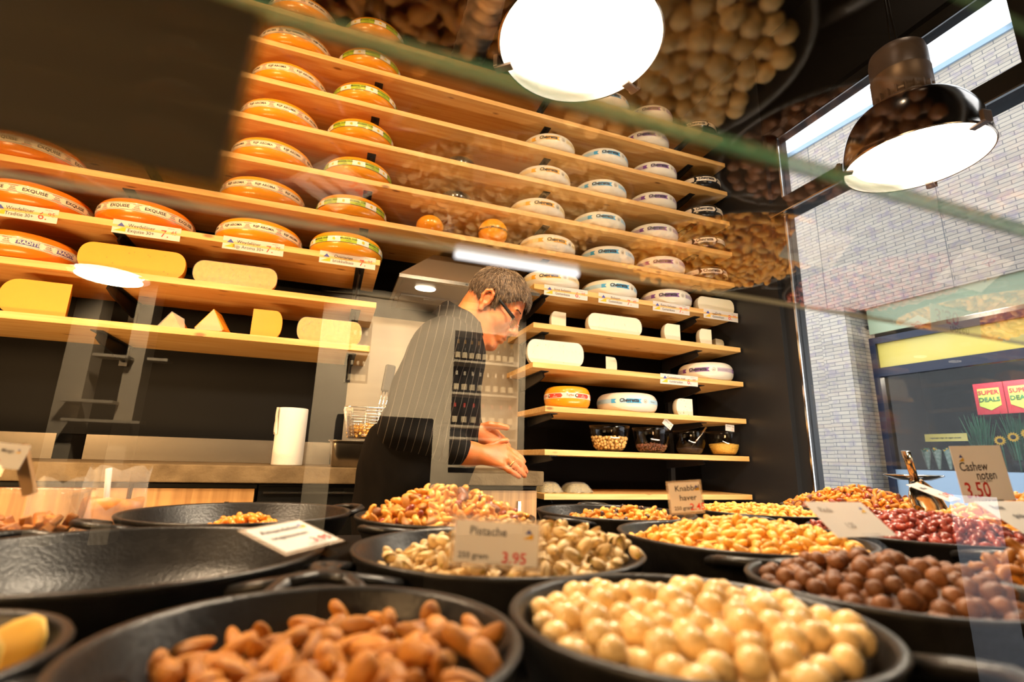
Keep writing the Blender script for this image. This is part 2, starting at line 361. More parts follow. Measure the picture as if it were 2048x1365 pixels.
# shop interior behind the glass
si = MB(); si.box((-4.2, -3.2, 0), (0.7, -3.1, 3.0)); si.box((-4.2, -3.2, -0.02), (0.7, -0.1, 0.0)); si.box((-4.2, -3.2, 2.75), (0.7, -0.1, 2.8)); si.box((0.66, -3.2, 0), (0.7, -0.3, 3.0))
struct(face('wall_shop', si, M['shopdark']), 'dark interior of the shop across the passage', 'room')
M['shoplight'] = emitter('shop_light', (1, 0.85, 0.6), 5)
for k, (x, y) in enumerate(((-0.75, -0.9), (-0.95, -1.7), (-1.5, -1.0), (0.5, -1.2), (-1.35, -2.2))):
    o = face('ceiling_light', MB().lathe([(0, 0), (0.075, 0), (0.075, 0.02), (0, 0.02)], 20, 0, Matrix.Translation((x, y, 2.725))), M['shoplight'])
    tag(o, 'round ceiling light inside the shop across the passage', 'ceiling light', 'round lights inside the shop opposite')
lamp_light('shop_inside_light', 'POINT', FO+FT*-1.2-FN*1.0+Vector((0, 0, 2.4)), 90, (1, 0.85, 0.65), shadow_soft_size=0.2)
def poster(name, x0, x1, z0, z1, off, m, lines, label, mats=None):
    mb = MB(); mb.box((x0, off-0.01, z0), (x1, off, z1), 0)
    for (tx, tz, size, st, mi) in lines:
        mb.text(st, size, lambda a, b, tx=tx, tz=tz: (tx-a, off+0.003, tz+b), mi, 0.02)
    return tag(face(name, mb, [m]+(mats or [])), label, 'poster')
for k, xc in enumerate((-0.86, -1.17)):
    mb = MB(); mb.box((xc-0.15, -1.52, 1.70), (xc+0.15, -1.5, 2.10), 0)
    mb.prism([(xc-0.11, -1.5, 2.03), (xc+0.11, -1.5, 2.03), (xc+0.11, -1.5, 1.81), (xc, -1.5, 1.75), (xc-0.11, -1.5, 1.81)], (0, 0.006, 0), 1)
    mb.text('SUPER', 0.075, lambda a, b, xc=xc: (xc-a, -1.488, 1.975+b), 2, 0.03); mb.text('DEALS', 0.075, lambda a, b, xc=xc: (xc-a, -1.488, 1.885+b), 3, 0.03)
    tag(face('hanging_poster', mb, [M['magenta'], M['limeprint'], M['magenta'], M['leaf']]),
        ['red hanging poster reading SUPER DEALS nearer the brick pillar', 'red hanging poster reading SUPER DEALS further from the brick pillar'][k], 'poster', 'super deals posters in the shop opposite')
poster('window_notice', 0.475, 0.60, 1.19, 1.57, 0.0, M['limeprint'], [(0.537, 1.52, 0.03, 'Openingstijden', 1), (0.537, 1.41, 0.02, 'Onze huisregels', 1)]+[(0.537+0.03*d, 1.49-0.018*j, 0.018, '----', 1) for j in range(3) for d in (-1, 1)], 'lime green opening hours notice on glass beside brick pillar', [M['blue']])
poster('shelf_banner', -0.95, -0.52, 1.33, 1.42, -0.6, M['yband'], [(-0.735, 1.37, 0.026, 'regionale wijn uit eigen streek', 1)], 'yellow banner over the bunches in the shop opposite', [M['ink']])
random.seed(3)
for k in range(3):
    mb = MB(); x0 = -0.95-0.32*k
    for q in range(70):
        a = random.uniform(0, 2*PI); r = random.uniform(0, 0.05); L0 = random.uniform(0.35, 0.62); le = random.uniform(0.02, 0.13)
        p0 = Vector((x0+r*math.cos(a), -0.9+r*math.sin(a), 1.05)); p2 = p0+Vector((le*math.cos(a), le*math.sin(a), L0)); p1 = (p0+p2)/2+Vector((0, 0, 0.05))
        mb.tube([p0, p1, p2], [0.006, 0.008, 0.002], 4, 0, None, False)
    mb.lathe([(0, 0.985), (0.06, 0.985), (0.075, 1.12), (0.066, 1.12), (0.055, 1.0), (0, 1.0)], 16, 1, Matrix.Translation((x0, -0.9, 0)))
    tag(face('potted_grass', mb, [M['leaf'], M['shopdark']]), ['tall green leafy bunch in pot nearest the brick pillar', 'tall green leafy bunch in pot behind the metal scoop', 'tall green leafy bunch in pot under the hanging posters'][k], 'plant', 'green bunches in the shop opposite')
M['wrap'] = mat('pale_bouquet_wrap', (0.42, 0.50, 0.46), 0.4, noise=0.7, nscale=30, col2=(0.10, 0.22, 0.12))
for k in range(6):
    mb = MB(); x0 = -0.50-0.115*k; vs = []
    for a in range(16):
        for b in range(6):
            th = 2*PI*a/16; v = b/5; r = (0.012+0.036*v)*(1+0.15*math.sin(5*th+k)); vs.append((x0+r*math.cos(th), -0.62+r*0.8*math.sin(th), 1.0+0.22*v+0.02*math.sin(3*th+k)*v))
    mb.add(vs, [(a*6+b, ((a+1) % 16)*6+b, ((a+1) % 16)*6+b+1, a*6+b+1) for a in range(16) for b in range(5)], 0)
    for q in range(26):
        a = random.uniform(0, 2*PI); r = 0.036*math.sqrt(random.random()); c = Vector((x0+r*math.cos(a), -0.62+0.8*r*math.sin(a), 1.215+random.uniform(-0.01, 0.035)))
        mb.lathe([(0.012*math.sin(PI*t/4), 0.010*math.cos(PI*t/4)) for t in range(5)], 6, 1+(q % 3 == 0), Matrix.Translation(c))
    tag(face('bouquet', mb, [M['wrap'], M['leaf'], [M['petal'], M['bandlike'], M['magenta']][k % 3] if False else M['petal']]), 'wrapped bouquet in the row under the yellow banner opposite', 'flowers', 'wrapped bouquets in the shop opposite')
for k in range(8):
    xs = -1.22-0.12*k; zc = 1.33+0.035*((k*7) % 3)
    mb = MB(); mb.tube([(xs, -0.7, 1.0), (xs, -0.68, zc)], 0.006, 5, 1)
    for j in range(14):
        a = 2*PI*j/14; c, s_ = math.cos(a), math.sin(a)
        mb.add([(xs+0.02*c, -0.66, zc+0.02*s_), (xs+0.035*c-0.011*s_, -0.655, zc+0.035*s_+0.011*c), (xs+0.058*c, -0.66, zc+0.058*s_), (xs+0.035*c+0.011*s_, -0.655, zc+0.035*s_-0.011*c)], [(0, 1, 2, 3)], 0)
    mb.lathe([(0, 0.012), (0.018, 0.008), (0.024, 0)], 12, 2, Matrix.Translation((xs, -0.655, zc)) @ Matrix.Rotation(-PI/2, 4, 'X'))
    tag(face('sunflower', mb, [M['petal'], M['leaf'], M['ink']]), 'yellow sunflower in the row behind the shop window opposite', 'flower', 'sunflowers in the shop opposite')

# ================================================================== THE SHELVES
SZ = [2.032, 1.847, 1.649, 1.448, 1.248, 1.054, 0.862, 0.662, 0.464, 0.257, 0.0545, -0.145]
SZ = [z+H for z in SZ]
ORD = ['topmost', 'second', 'third', 'fourth', 'fifth', 'sixth', 'seventh', 'eighth', 'ninth', 'tenth', 'eleventh', 'twelfth']
BT = 0.0265
def bracket(x, z, parent, low=0.075):
    mb = MB(); h1 = low*0.57
    mb.box((x-0.02, YF+0.06, z-BT-0.004), (x+0.02, YB, z-BT))
    mb.prism([(x-0.004, YF+0.085, z-BT-0.004), (x-0.004, YF+0.07, z-BT-h1*0.7), (x-0.004, YF+0.12, z-BT-h1), (x-0.004, YB, z-BT-low), (x-0.004, YB, z-BT-0.004)], (0.008, 0, 0))
    return mb.build('bracket', M['steelblack'], parent)
def board(i, x0, x1, brs, where):
    z = SZ[i]
    o = MB().box((x0, YF, z-BT), (x1, YB-0.004, z), 0, None, 0.0015).build('shelf_board', M['pine'])
    tag(o, where, 'shelf', 'pine shelves on the back wall')
    for x in brs: bracket(x, z, o, 0.075 if 5 < i < 9 else 0.05)
    return o
ALLB = (-0.86, 0.06, 0.98, 1.95)
for i in range(6):
    board(i, -2.0, 2.165, ALLB, f'full-width pine shelf board, {ORD[i]} from the top')
for i, xe, wh in ((6, 0.142, 'with the priced cards'), (7, 0.142, 'under the priced one, with half wheels'), (8, 0.132, 'lowest at left, with wedges')):
    board(i, -2.0, xe, (-0.86, 0.06), f'pine board left of the cooker hood {wh}')
for i in range(6, 12):
    board(i, 0.89 if i < 9 else 0.957, 2.17, (0.98 if i < 9 else 1.03, 1.93), f'short pine board right of the man, {ORD[i-6]} of six')
rail = MB()
for k, x in enumerate(ALLB):
    o = MB().box((x-0.015, YB-0.03, H-0.6 if k > 1 else H+0.35), (x+0.015, YB, H+2.1)).build('shelf_rail', M['steelblack'])
    tag(o, ['vertical black wall rail at the left end of the shelves', 'vertical black wall rail left of the cooker hood', 'vertical black wall rail right of the cooker hood', 'vertical black wall rail beside the window'][k], 'rail', 'black shelf rails')

# ------------------------------------------------------------------ cheese
M['gouda'] = mat('orange_cheese_rind', (0.86, 0.36, 0.012), 0.28, coat=0.35, noise=0.45, nscale=9, col2=(0.78, 0.26, 0.006), rnd=0.10)
M['goudadark'] = mat('deep_orange_rind', (0.76, 0.21, 0.008), 0.28, coat=0.35, noise=0.4, nscale=9, col2=(0.62, 0.14, 0.006))
M['goat'] = mat('white_cheese_rind', (0.82, 0.77, 0.66), 0.33, coat=0.25, noise=0.25, nscale=8, col2=(0.72, 0.64, 0.50))
M['blackwax'] = mat('black_cheese_wax', (0.015, 0.014, 0.014), 0.18, coat=0.5)
M['cut'] = mat('yellow_cheese_cut', (0.87, 0.33, 0.016), 0.45, sss=0.12, noise=0.25, nscale=5, col2=(0.84, 0.26, 0.012), bump=0.15, bscale=90)
M['cutold'] = mat('crumbly_cheese_cut', (0.84, 0.37, 0.04), 0.5, noise=0.7, nscale=70, col2=(0.80, 0.27, 0.012), bump=0.4, bscale=120)
M['goatcut'] = mat('white_cheese_cut', (0.84, 0.77, 0.58), 0.45, sss=0.15)
M['herb'] = mat('herb_cheese_cut', (0.78, 0.74, 0.60), 0.5, noise=0.8, nscale=90, col2=(0.25, 0.28, 0.12), contrast=(0.6, 0.66))
M['bandcream'] = mat('band_cream', (0.86, 0.72, 0.56), 0.35, coat=0.2)
M['bandwhite'] = mat('band_white', (0.84, 0.80, 0.74), 0.35, coat=0.2)
M['bandgreen'] = mat('band_green', (0.42, 0.55, 0.03), 0.35, coat=0.2)
M['r_orange'] = mat('ribbon_orange', (0.85, 0.42, 0.03), 0.4)
M['r_blue'] = mat('ribbon_blue', (0.06, 0.36, 0.66), 0.4)
M['r_purple'] = mat('ribbon_purple', (0.20, 0.07, 0.30), 0.4)
M['r_brown'] = mat('ribbon_brown', (0.40, 0.26, 0.15), 0.4)
M['r_navy'] = mat('ribbon_navy', (0.10, 0.08, 0.25), 0.4)
M['r_red'] = mat('ribbon_red', (0.78, 0.06, 0.03), 0.4)
M['rp_orange'] = mat('ribbon_pale_orange', (0.84, 0.66, 0.36), 0.4)
M['rp_blue'] = mat('ribbon_pale_blue', (0.42, 0.62, 0.76), 0.4)
M['rp_purple'] = mat('ribbon_pale_purple', (0.48, 0.38, 0.46), 0.4)
M['greyprint'] = mat('grey_print', (0.30, 0.27, 0.24), 0.6)
def wheel_prof(R, Hh, n=2.3, rin=0.72, k=20):
    pr = [(0, 0)]
    for q in range(k+1):
        a = -PI/2+PI*q/k
        t = math.sin(a); cx = max(0.0, math.cos(a))
        r = R*(rin+(1-rin)*cx**(2/n)); z = Hh/2*(1+math.copysign(abs(t)**(2/n), t))
        pr.append((r, z))
    pr.append((0, Hh)); return pr
def rad_at(R, Hh, z, n=2.3, rin=0.72):
    t = min(1, abs(2*z/Hh-1)); return R*(rin+(1-rin)*(1-t**n)**(1/n))
_meshes = {}
def on_band(R, Hh, off):
    return lambda s_, z: (lambda a, r: (r*math.sin(a), -r*math.cos(a), z))(s_/R, rad_at(R, Hh, z)+off)
def strip(mb, R, Hh, s0, s1, z0, z1, off, m, notch0=0.0, notch1=0.0, n=None):
    """curved label strip between arc lengths; notch>0 cuts a swallow tail, <0 makes an arrow point"""
    f = on_band(R, Hh, off); n = n or max(2, int(abs(s1-s0)/0.006)); vs = []; fs = []
    for i in range(n+1):
        for j in range(5):
            v = j/4; e = 1-abs(2*v-1)
            a0 = s0+notch0*e; a1 = s1-notch1*e
            vs.append(f(a0+(a1-a0)*i/n, z0+(z1-z0)*v))
    for i in range(n):
        for j in range(4): fs.append((i*5+j, (i+1)*5+j, (i+1)*5+j+1, i*5+j+1))
    mb.add(vs, fs, m)
def ring_mark(mb, R, Hh, s, z, r, off, m, n=16):
    f = on_band(R, Hh, off); vs = []
    for i in range(n):
        a = 2*PI*i/n
        vs.append(f(s+r*math.cos(a), z+r*math.sin(a))); vs.append(f(s+r*0.78*math.cos(a), z+r*0.78*math.sin(a)))
    mb.add(vs, [(2*i, (2*i+2) % (2*n), (2*i+3) % (2*n), 2*i+1) for i in range(n)], m)
def disc_mark(mb, R, Hh, s, z, r, off, m, n=10):
    f = on_band(R, Hh, off); mb.add([f(s+r*math.cos(2*PI*i/n), z+r*math.sin(2*PI*i/n)) for i in range(n)], [tuple(range(n))], m)
def band_mesh(kind, R, Hh, phase=0.0):
    key = (kind, round(R, 3), round(Hh, 3), round(phase, 3))
    if key in _meshes: return _meshes[key]
    mb = MB(); C = 2*PI*R; zc = Hh*0.53
    if kind in ('rijp', 'exquise', 'traditie'):
        h = 0.0165; mats = [M['bandcream'], M['ink'], M['red'], M['r_navy']]
        strip(mb, R, Hh, 0, C, zc-h, zc+h, 0.0006, 0, n=96)
        for zz in (zc-h+0.003, zc+h-0.0036): strip(mb, R, Hh, 0, C, zz-0.0006, zz+0.0006, 0.0010, 1, n=96)
        word = {'rijp': 'RIJP AROMA', 'exquise': 'EXQUISE', 'traditie': 'TRADITIE'}[kind]; N = 9; f = on_band(R, Hh, 0.0014)
        for q in range(N):
            s0 = C*q/N+phase*C/N
            if kind == 'traditie': strip(mb, R, Hh, s0-0.033, s0+0.033, zc-0.009, zc+0.009, 0.0010, 3)
            mb.text(word, 0.0145 if kind == 'rijp' else 0.018, lambda a, b, s0=s0: f(s0+a, zc+b), 0 if kind == 'traditie' else 1, 0.02)
            s1 = s0+C/N/2
            mb.text('OUD', 0.0065, lambda a, b, s1=s1: f(s1+a, zc+0.003+b), 1, 0.02); mb.text('GOUD', 0.0065, lambda a, b, s1=s1: f(s1+a, zc-0.004+b), 1, 0.02)
            for sg in (-1, 1): strip(mb, R, Hh, s1-0.014, s1+0.014, zc+sg*0.0095-0.0008, zc+sg*0.0095+0.0008, 0.0012, 2)
    elif kind == 'brokkel':
        h = 0.0150; mats = [M['bandwhite'], M['ink'], M['bandgreen'], M['yellow']]
        strip(mb, R, Hh, 0, C, zc-h, zc+h, 0.0006, 0, n=96)
        for zz in (zc-h+0.001, zc+h-0.001): strip(mb, R, Hh, 0, C, zz-0.0008, zz+0.0008, 0.0012, 1, n=96)
        N = 8; f = on_band(R, Hh, 0.0014)
        for q in range(N):
            s0 = C*q/N+phase*C/N
            strip(mb, R, Hh, s0-0.034, s0+0.034, zc-h+0.002, zc+h-0.002, 0.0010, 2)
            mb.text('BROKKEL OUD', 0.0105, lambda a, b, s0=s0: f(s0+a, zc+0.0035+b), 1, 0.03)
            mb.text('overjarig', 0.006, lambda a, b, s0=s0: f(s0+a, zc-0.0065+b), 1, 0.01)
            disc_mark(mb, R, Hh, s0+C/N/2, zc, 0.0062, 0.0012, 3); disc_mark(mb, R, Hh, s0+C/N/2+0.003, zc-0.004, 0.003, 0.0015, 2)
    else:
        h = 0.0145; col = {'orange': ('r_orange', 'rp_orange'), 'blue': ('r_blue', 'rp_blue'), 'purple': ('r_purple', 'rp_purple'), 'black': ('bandcream', 'bandcream'), 'tor': ('r_red', 'r_red')}[kind]
        mats = [M['bandwhite'], M['ink'], M[col[0]], M[col[1]], M['greyprint']]; f = on_band(R, Hh, 0.0016)
        N = 3 if kind != 'tor' else 5
        if kind == 'tor': mats[0] = mats[3] = M['bandcream']; h = 0.013; strip(mb, R, Hh, 0, C, zc-h, zc+h, 0.0006, 0, n=80)
        P = C/N; sub = {'orange': 'Jong belegen', 'blue': 'Belegen', 'purple': 'Extra belegen', 'black': 'Oud', 'tor': ''}[kind]
        for q in range(N):
            s0 = q*P+phase*P
            if kind == 'tor':
                strip(mb, R, Hh, s0+0.004, s0+0.075, zc-0.010, zc+0.010, 0.0010, 2, 0.0, -0.008)
                mb.text('Turbo', 0.015, lambda a, b, s0=s0: f(s0-0.026+a, zc+0.002+b), 2, 0.02); mb.text('kaas', 0.006, lambda a, b, s0=s0: f(s0-0.026+a, zc-0.0075+b), 1)
                disc_mark(mb, R, Hh, s0+0.006, zc, 0.008, 0.0014, 1); disc_mark(mb, R, Hh, s0+0.0075, zc+0.001, 0.005, 0.0017, 0)
                mb.text('50+', 0.006, lambda a, b, s0=s0: f(s0+0.042+a, zc+0.004+b), 0, 0.02); mb.text('geitenkaas', 0.006, lambda a, b, s0=s0: f(s0+0.044+a, zc-0.004+b), 0, 0.02)
                continue
            if kind == 'black': strip(mb, R, Hh, s0-0.070, s0+0.055, zc-h, zc+h, 0.0006, 2, 0.010, -0.010); strip(mb, R, Hh, s0+0.068, s0+P-0.082, zc-h, zc+h, 0.0006, 3, 0.010, -0.004)
            else:
                strip(mb, R, Hh, s0-0.020, s0+0.060, zc-h*0.8, zc+h*0.8, 0.0008, 2, 0.0, 0.010); strip(mb, R, Hh, s0-0.055, s0-0.020, zc-h*0.8, zc+h*0.8, 0.0008, 3)
                strip(mb, R, Hh, s0+0.100, s0+P-0.095, zc-h*0.75, zc+h*0.75, 0.0008, 3); strip(mb, R, Hh, s0+P-0.10, s0+P-0.072, zc-h*0.75, zc+h*0.75, 0.0009, 2, 0, 0.009)
            mb.text('Chevretta', 0.0255, lambda a, b, s0=s0: f(s0-0.006+a*0.94, zc+0.002+b), 1, 0.045, 0.12)
            mb.text('geitenkaas', 0.006, lambda a, b, s0=s0: f(s0+a, zc-0.0105+b), 4)
            ring_mark(mb, R, Hh, s0+0.080, zc, 0.010, 0.0014, 4); disc_mark(mb, R, Hh, s0+0.080, zc-0.001, 0.004, 0.0014, 4)
            mb.text(sub, 0.012, lambda a, b, s0=s0: f(s0+0.135+a, zc+b), 4)
    me = mb.mesh('label_band', mats); _meshes[key] = me; return me
def body_mesh(mk, R, Hh):
    key = (mk, round(R, 3), round(Hh, 3))
    if key not in _meshes: _meshes[key] = MB().lathe(wheel_prof(R, Hh), 72).mesh('round_cheese', M[mk])
    return _meshes[key]
def wheel(px, i, R, Hh, mk, band, phase, label, group, dz=0.0, front=0.025, face_to=None):
    """wheel whose centre is seen at picture column px[0], on shelf i"""
    d = ray(*px); Yc = YF+R-front
    X = d.x/d.y*Yc if px[0] is not None else 0
    X = min(X, XW-R-0.012)
    o = link('round_cheese', body_mesh(mk, R, Hh), None, (X, Yc, SZ[i]+dz))
    o.rotation_euler.z = -math.atan2(X, Yc)*0.55 + random.uniform(-0.05, 0.05)
    if band: link('label_band', band_mesh(band, R, Hh, phase), o)
    return tag(o, label, 'cheese', group)
random.seed(11)
# column of orange wheels with cream bands
for i, px in enumerate([(612, 18), (598, 80), (585, 155), (566, 225), (551, 300), (531, 385), (523, 470)]):
    wheel(px, i, 0.175, 0.105, 'gouda', 'rijp', random.uniform(0, 1), f'orange cheese wheel with cream paper band, {ORD[i]} shelf down', 'orange wheels with cream bands')
for i, px in enumerate([(752, 60), (742, 120), (733, 190), (724, 262), (718, 340), (706, 412), (694, 500)]):
    wheel(px, i, 0.160, 0.100, 'gouda', 'brokkel', random.uniform(0, 1), f'orange cheese wheel with green and white band, {ORD[i]} shelf down', 'orange wheels with green and white bands', front=0.05 if i == 6 else 0.03)
wheel((300, 430), 6, 0.172, 0.105, 'goudadark', 'exquise', 0.35, 'deep orange wheel right behind the 7.45 price card', 'deep orange wheels at the left')
wheel((82, 395), 6, 0.178, 0.105, 'goudadark', 'exquise', 0.1, 'deep orange wheel right behind the 6.95 price card at the left', 'deep orange wheels at the left')
wheel((70, 305), 5, 0.178, 0.105, 'goudadark', 'exquise', 0.6, 'deep orange wheel on the shelf above the 6.95 card', 'deep orange wheels at the left')
wheel((62, 490), 7, 0.165, 0.105, 'goudadark', 'traditie', 0.2, 'deep orange wheel with dark blue banded print beside cut half', 'deep orange wheels at the left')
for i, px in enumerate([(395, 60), (385, 120), (375, 190), (355, 262), (340, 330)]):
    wheel(px, i, 0.175, 0.105, 'goudadark', 'exquise', random.uniform(0, 1), f'deep orange wheel behind the hanging card, {ORD[i]} shelf down', 'deep orange wheels behind the hanging card')
# white goat cheeses
white = [
 ('orange', {2: (1095, 280), 3: (1085, 342), 4: (1073, 408), 5: (1093, 482), 6: (1100, 560)}, 0.155),
 ('blue', {0: (1206, 200), 2: (1202, 308), 3: (1198, 372), 4: (1195, 440), 5: (1212, 510), 6: (1216, 573)}, 0.155),
 ('purple', {0: (1296, 220), 1: (1288, 275), 2: (1303, 337), 3: (1302, 398), 4: (1304, 460), 5: (1317, 523), 6: (1330, 597)}, 0.145)]
for col, d, R in white:
    for i, px in d.items():
        wheel(px, i, R, 0.095, 'goat', col, random.uniform(-0.08, 0.08), f'white cheese wheel with {col} ribbon band, {ORD[i]} shelf down', f'white wheels with {col} ribbon bands')
for i, px in {0: (1394, 245), 2: (1405, 357), 3: (1410, 413), 4: (1415, 475), 5: (1417, 542)}.items():
    wheel(px, i, 0.130, 0.085, 'blackwax', 'black', random.uniform(-0.1, 0.05), f'black waxed cheese wheel with cream ribbon band, {ORD[i]} shelf down', 'black waxed wheels by the window')
for i, px in {3: (920, 330), 4: (912, 385)}.items():
    wheel(px, i, 0.085, 0.075, 'blackwax', None, 0, f'small dark round cheese alone in the middle, {ORD[i]} shelf down', 'small dark cheeses', front=-0.05)
wheel((1420, 745), 8, 0.150, 0.100, 'goat', 'purple', -0.25, 'white wheel with purple band on the ninth shelf above herb price card', 'white wheels with purple ribbon bands')
wheel((1253, 802), 9, 0.158, 0.100, 'goat', 'blue', -0.05, 'white wheel with blue band standing above the clear bowls', 'white wheels with blue ribbon bands')
wheel((1134, 797), 9, 0.116, 0.105, 'gouda', 'tor', 0.1, 'small tall orange wheel with red arrow band above bowls', 'orange wheel with red band')
# bagged and round cheese in the middle
def at_shelf(px, i, Y): d = ray(*px); return Vector((d.x/d.y*Y, Y, SZ[i]))
p = at_shelf((986, 462), 5, 2.27)
bp = [(0.075*math.sin(PI*k/16)*1.0, 0.072*(1-math.cos(PI*k/16))) for k in range(17)]
ball = MB().lathe(bp, 40).build('ball_cheese', M['gouda'], None, p)
tag(ball, 'round orange ball cheese with printed belt on sixth shelf', 'cheese')
mb = MB()
for q in range(5):
    def fb(a, b, q=q): ang = -PI/2+(q-2)*0.95+a/0.072; rr = math.sqrt(max(1e-6, 0.0755**2-(b)**2)); return (rr*math.cos(ang), rr*math.sin(ang), 0.072+b)
    mb.text('Monster', 0.017, fb, 0, 0.03); mb.text('o', 0.026, lambda a, b, q=q: fb(a+0.036, b), 0, 0.02)
mb.build('printed_belt', M['ink'], ball)
p = at_shelf((868, 452), 5, 2.30)
bag = MB().lathe([(r*0.9, z*0.8) for r, z in bp], 28).build('ball_cheese', M['gouda'], None, p+Vector((-0.02, 0, 0)))
tag(bag, 'orange cheese in clear wrap left of the printed ball cheese', 'cheese')
mb = MB(); random.seed(5)
for q in range(26):
    a = random.uniform(0, 2*PI); r = 0.075; z = random.uniform(0.01, 0.10)
    c = Vector((0.05+r*0.8*math.cos(a), r*0.7*math.sin(a), z)); d1 = Vector((random.uniform(-1, 1), random.uniform(-1, 1), random.uniform(-1, 1))).normalized()*0.028; d2 = d1.orthogonal().normalized()*0.022
    mb.add([c-d1-d2, c+d1-d2*0.6, c+d1*0.8+d2, c-d1+d2*0.8], [(0, 1, 2, 3)], 0, False)
mb.build('plastic_wrap', M['film'], bag)

# ------------------------------------------------------------------ cut cheeses
def cut_piece(name, loc, R, Hh, a0, a1, rind, cutm, label, rotz=0.0, tilt=None, group=None):
    pr_ = wheel_prof(R, Hh); mb = MB(); mb.lathe(pr_, 40, 0, None, a0, a1)
    for a, flip in ((a0, False), (a1, True)):
        vs = [(r*math.cos(a), r*math.sin(a), z) for r, z in pr_[1:-1]]
        vs = [(0, 0, 0)]+vs+[(0, 0, Hh)]
        f = tuple(range(len(vs))); mb.add(vs, [f if flip else f[::-1]], 1, False)
    o = mb.build(name, [rind, cutm], None, loc, tilt or (0, 0, rotz)); return tag(o, label, 'cheese', group)
def eyes(parent, R, Hh, ang, n, seed, m, both=True):
    random.seed(seed); mb = MB()
    for q in range(n):
        s_ = random.uniform(-0.8 if both else 0.15, 0.85)*R*0.85; z = random.uniform(0.12, 0.85)*Hh; r = random.uniform(0.001, 0.0026)
        c = Vector((math.cos(ang)*s_, math.sin(ang)*s_, z)); nrm = Vector((-math.sin(ang), math.cos(ang), 0))
        if not both: pass
        t1 = Vector((math.cos(ang), math.sin(ang), 0)); nn = nrm if nrm.y < 0 else -nrm
        mb.add([c+nn*0.0006+t1*(1.3*r*math.cos(2*PI*k/8))+Vector((0, 0, r*math.sin(2*PI*k/8))) for k in range(8)], [tuple(range(8))], 0, False)
    return mb.build('holes', m, parent)
M['hole'] = mat('cheese_hole', (0.45, 0.22, 0.03), 0.6)
M['holew'] = mat('white_cheese_hole', (0.55, 0.42, 0.22), 0.6)
def half(px, i, R, Hh, rind, cm, label, Y=YF+0.03, rot=0.0, holes=0, hm='hole', wrap=False):
    p = at_shelf(px, i, Y); o = cut_piece('cut_cheese', p, R, Hh, 0, PI, rind, cm, label, rot)
    if holes: eyes(o, R, Hh, 0.0, holes, i*7+3, M[hm])
    if wrap:
        pr_ = wheel_prof(R*1.012, Hh*1.015); w_ = MB(); vs = [(r, -0.0015, z) for r, z in pr_[1:-1]]+[(-r, -0.0015, z) for r, z in reversed(pr_[1:-1])]
        w_.add(vs, [tuple(range(len(vs)))], 0, False)
        random.seed(i)
        for q in range(14):
            x = random.uniform(-0.9, 0.9)*R; z = random.uniform(0.15, 0.9)*Hh; l = random.uniform(0.01, 0.03); dx = random.uniform(-0.5, 0.5)
            w_.tube([(x, -0.003, z), (x+l*dx, -0.0045, z+l*0.5), (x+l*dx*1.6, -0.003, z+l)], [0.0004, 0.0012, 0.0003], 4, 0)
        w_.build('plastic_wrap', M['film'], o)
    return o
half((268, 512), 7, 0.178, 0.112, M['gouda'], M['cut'], 'big yellow half wheel, cut face forward, under 7.45 card', holes=14, rot=-0.02)
half((473, 545), 7, 0.155, 0.098, M['gouda'], M['cutold'], 'crumbly wrapped half wheel right of the big yellow half', rot=-0.03, holes=10, wrap=True)
half((660, 662), 8, 0.130, 0.105, M['gouda'], M['cutold'], 'wrapped half wheel at the right end above steel splashback', rot=-0.02, wrap=True, holes=6)
half((1432, 607), 6, 0.125, 0.090, M['goat'], M['goatcut'], 'cut half of pale cheese behind the 8.95 card', hm='holew', holes=0, rot=-0.05)
half((1231, 650), 7, 0.160, 0.100, M['goat'], M['goatcut'], 'long white half cheese in film below the 7.45 goat card', rot=-0.02, wrap=True)
half((1112, 712), 8, 0.150, 0.122, M['goat'], M['goatcut'], 'large wrapped white half cheese at the ninth shelf end', rot=-0.05, wrap=True, holes=6, hm='holew')
def quarter(px, i, R, Hh, rind, cm, label, a0, a1, rot, Y, holes=0):
    p = at_shelf(px, i, Y); o = cut_piece('cut_cheese', p, R, Hh, a0, a1, rind, cm, label, rot)
    return o
quarter((140, 592), 8, 0.205, 0.130, M['gouda'], M['cut'], 'yellow cheese cut straight at its right side, far left under the banded wheel', PI-1.2, PI, 0.0, YF+0.03)
quarter((500, 668), 8, 0.115, 0.118, M['gouda'], M['cut'], 'quarter of yellow cheese standing between wrapped wedge and half', -0.05, 1.15, 0.0, YF+0.04)
quarter((1361, 678), 7, 0.105, 0.098, M['goat'], M['goatcut'], 'white cheese quarter with straight side below extra mature card', PI-1.1, PI, 0.0, YF+0.035)
quarter((1424, 686), 7, 0.085, 0.095, M['goat'], M['goatcut'], 'white cheese quarter with brown rind near the column', PI-1.0, PI, 0.0, YF+0.035)
quarter((1432, 688), 7, 0.075, 0.068, M['goat'], M['goatcut'], 'low end piece of white cheese beside the brown rinded quarter', 0.2, 1.4, 0.0, YF+0.10)
quarter((1386, 828), 9, 0.105, 0.094, M['goat'], M['herb'], 'herb flecked white cheese piece beside the blue banded wheel', PI-0.9, PI, 0.0, YF+0.05)
quarter((1132, 650), 7, 0.088, 0.098, M['goat'], M['goatcut'], 'small upright pale cheese end under the 6.95 goat card', PI-1.2, PI, 0.1, YF+0.09)
quarter((1212, 740), 8, 0.075, 0.086, M['goat'], M['goatcut'], 'small white wedge alone in middle of ninth shelf', -0.1, 0.75, 0.25, YF+0.09)
